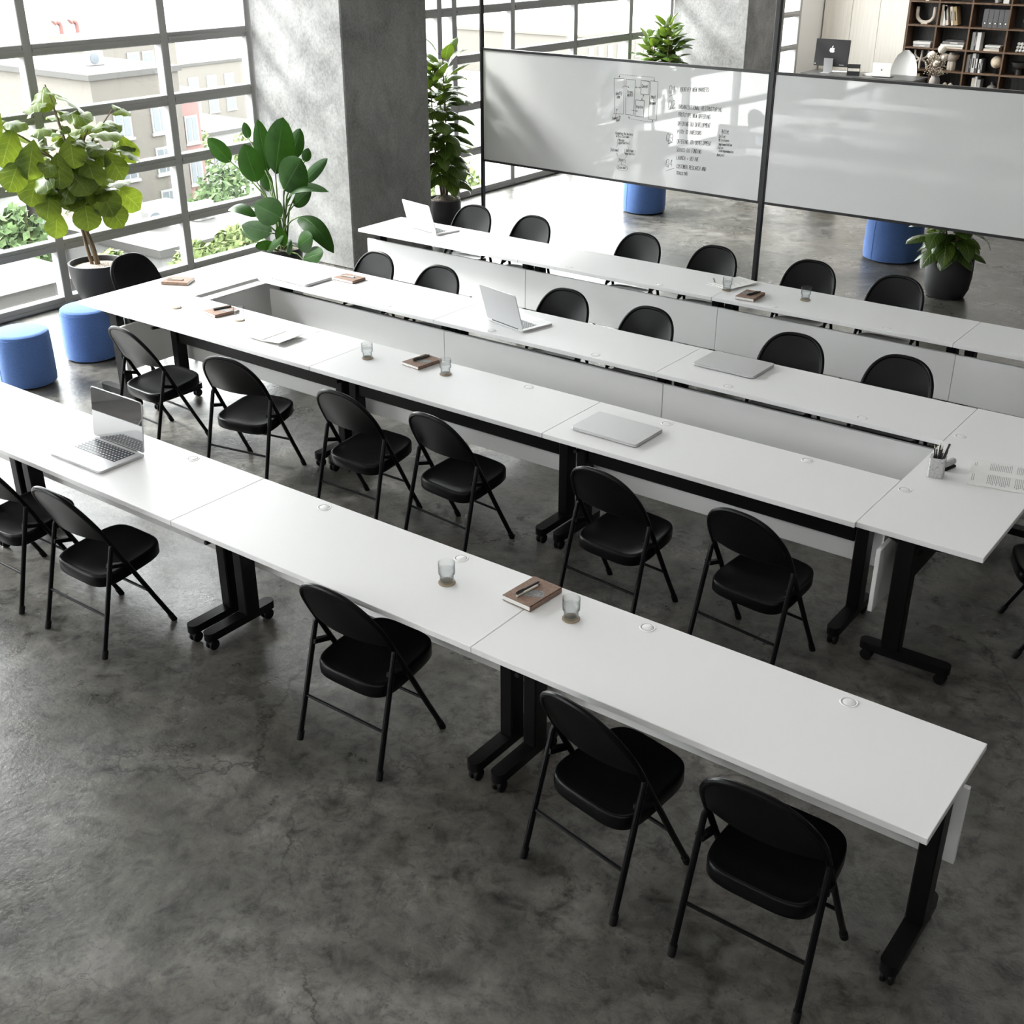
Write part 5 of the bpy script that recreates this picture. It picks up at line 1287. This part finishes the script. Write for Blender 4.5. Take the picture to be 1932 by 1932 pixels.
lr = building('long_shed', 'long low shed with a sloping grey roof below the fig', -31.0, 20.6, 25.6, -6.55, 6, WREN, [(22.0, -7.4), (24.3, -7.4)], (0.4, 0.5), GREYR)
building('old_town_hall', 'classical building with a deep cornice and arched windows in the far panes', -85, 126.5, 150, -10.0, 20, BEIGE, [(128 + 2.2 * k, -12.2) for k in range(9)], (0.9, 1.7), TANB)
building('far_terrace', 'far pale terrace between trees', -110, 96, 118, -12.5, 10, WREN, [(98 + 3 * k, -13.6) for k in range(6)], (1.0, 1.2), GREYR)
building('corner_block', 'cream corner block with dark sashes mirrored in the second whiteboard', -34, -32, -4, 3.5, 14, WREN, [(y, z) for y in (-29, -26, -23, -20, -17, -14, -11, -8) for z in (1.2, -2.4, -6)], (1.3, 2.0), WREN)
building('gabled_house', 'salmon pink house mirrored in the written whiteboard', -22, 0.5, 6.0, 0.2, 8, PNKR, [(3.2, -2.5)], (0.8, 1.2), WREN)
for k, (y, l) in enumerate(((39.75, 'left faded red vent pipe with a bent top on the roof behind the fig'), (40.8, 'right faded red vent pipe with a bent top on the roof behind the fig'))):
    m = MB().tube([(-63, y, -3.5), (-63, y, -2.35), (-63, y - 0.08, -2.17), (-63, y - 0.3, -2.08), (-63, y - 0.42, -2.17)], [0.13, 0.13, 0.15, 0.17, 0.19], 10)
    tag(m.build('vent_pipe', REDP), l, 'vent pipe', 'red vent pipes on the roof')
def tree(x, y, ztop, rad, h, seed, label, m):
    r = empty('street_tree', (x, y, GZ)); tag(r, label, 'tree', 'trees outside the windows'); rnd = random.Random(seed); lf_ = MB(); zc = ztop - GZ - h / 2
    for k in range(1500):
        u = rnd.random() ** 0.33; a = rnd.uniform(0, 2 * PI); z = rnd.uniform(-1, 1); q = math.sqrt(1 - z * z) * (1 + 0.25 * math.sin(3 * a + seed) * math.cos(4 * z))
        p = Vector((rad * u * q * math.cos(a), rad * u * q * math.sin(a), zc + h / 2 * u * z)); s_ = 0.10 + 0.10 * rnd.random()
        n = Vector((rnd.gauss(0, 1), rnd.gauss(0, 1), rnd.gauss(0, 1))).normalized(); t = n.orthogonal().normalized(); b = n.cross(t)
        lf_.add([p - t * s_, p + b * s_ * .6, p + t * s_, p - b * s_ * .6], [(0, 1, 2, 3)])
    lf_.build('crown', m, r, smooth=False)
    MB().tube([(0, 0, 0), (0.05, 0, zc)], [0.16, 0.07], 8).build('trunk', TRUNK, r)
for k, (x, y, zt_, rad, h, m, l) in enumerate(((-32, 16.4, -4.3, 0.9, 3.2, TREED, 'dark green tree low at the left picture edge'), (-29.4, 17.6, -5.5, 0.7, 1.9, TREEL, 'light green shrubby tree left of the fig pot'), (-39.5, 25.2, -7.0, 1.2, 2.2, TREEL, 'light green tree right of the fig trunk'),
                                               (-42, 31.9, -7.4, 1.3, 4.4, TREED, 'dense tree beside the tan block in the right bay'), (-44, 34.4, -6.9, 1.5, 4.2, TREED, 'taller tree just left of the strelitzia'), (-37.6, 29.9, -8.3, 1.1, 2.8, TREEL, 'low tree in the right bay under the taller one'),
                                               (-33.5, 26.9, -6.5, 1.2, 2.8, TREEL, 'birch like tree just above the table edge at right'), (-28.6, 21.7, -5.4, 0.9, 2.4, TREEL, 'pale tree filling the lowest right pane'), (-26, 14.1, -5.6, 0.6, 1.9, TREEL, 'sapling beside the grey roof at the left'),
                                               (-66, 49.8, -9.3, 2.0, 3.0, TREEL, 'distant tree behind the white flat roofs'), (-64, 54.5, -10.0, 2.0, 2.4, TREEL, 'second distant tree behind the white flat roofs'), (-27, 16.4, -7.2, 0.6, 1.8, TREEL, 'bush under the siding house'),
                                               (-22, 30.0, -5.2, 1.5, 3.4, TREEL, 'tree seen through the panes behind the tall rubber plant'), (-24, 37, -6.0, 1.6, 3.4, TREEL, 'tree seen below the first whiteboard through the glass'), (-30, 27.6, -7.3, 1.2, 2.6, TREED, 'dark bush behind the low shed'),
                                               (-41, 22.3, -7.5, 1.3, 2.4, TREEL, 'light tree behind the siding house'), (-41, 28.4, -7.6, 1.2, 2.6, TREEL, 'light tree in front of the tan block'), (-27.5, 19.3, -5.3, 0.8, 1.8, TREEL, 'bushy tree right of the fig trunk base'),
                                               (-29.5, 24.9, -5.5, 1.0, 2.4, TREEL, 'pale birch at the right end of the low shed'), (-23.5, 14.6, -4.9, 0.7, 1.8, TREEL, 'light tree right of the grey roof'), (-33, 14.0, -4.7, 1.0, 2.6, TREED, 'dark tree behind the grey roof'),
                                               (-44, 37.8, -7.2, 1.5, 3.2, TREEL, 'tree behind the strelitzia leaves'), (-30, 33.9, -5.0, 1.2, 2.6, TREEL, 'tree behind the tall rubber plant pot'))):
    tree(x, y, zt_, rad, h, k + 3, l, m)

# ------------------------------------------------------------------ light: overcast daylight through the windows
W = bpy.data.worlds.new('world'); SC.world = W; W.use_nodes = True
bg = W.node_tree.nodes['Background']
bg.inputs['Color'].default_value = (0.985, 0.99, 1.0, 1); bg.inputs['Strength'].default_value = 9.0
su = bpy.data.lights.new('hazy_sun', 'SUN'); su.energy = 8.5; su.angle = math.radians(14); su.color = (1.0, 0.98, 0.95)
suo = bpy.data.objects.new('hazy_sun', su); COL.objects.link(suo)
d = Vector((0.74, 0.225, -0.62)).normalized()
suo.rotation_euler = d.to_track_quat('-Z', 'Y').to_euler()
suo.location = (-30, -15, 25)
vs = SC.view_settings; vs.view_transform = 'Standard'; vs.look = 'None'; vs.exposure = 1.0; vs.gamma = 1.0; vs.use_curve_mapping = False
cy = SC.cycles
cy.max_bounces = 7; cy.diffuse_bounces = 3; cy.glossy_bounces = 3; cy.transmission_bounces = 7; cy.transparent_max_bounces = 10
cy.caustics_reflective = False; cy.caustics_refractive = False
cy.use_denoising = True
cy.use_adaptive_sampling = True; cy.adaptive_threshold = 0.02
cy.sample_clamp_indirect = 6.0
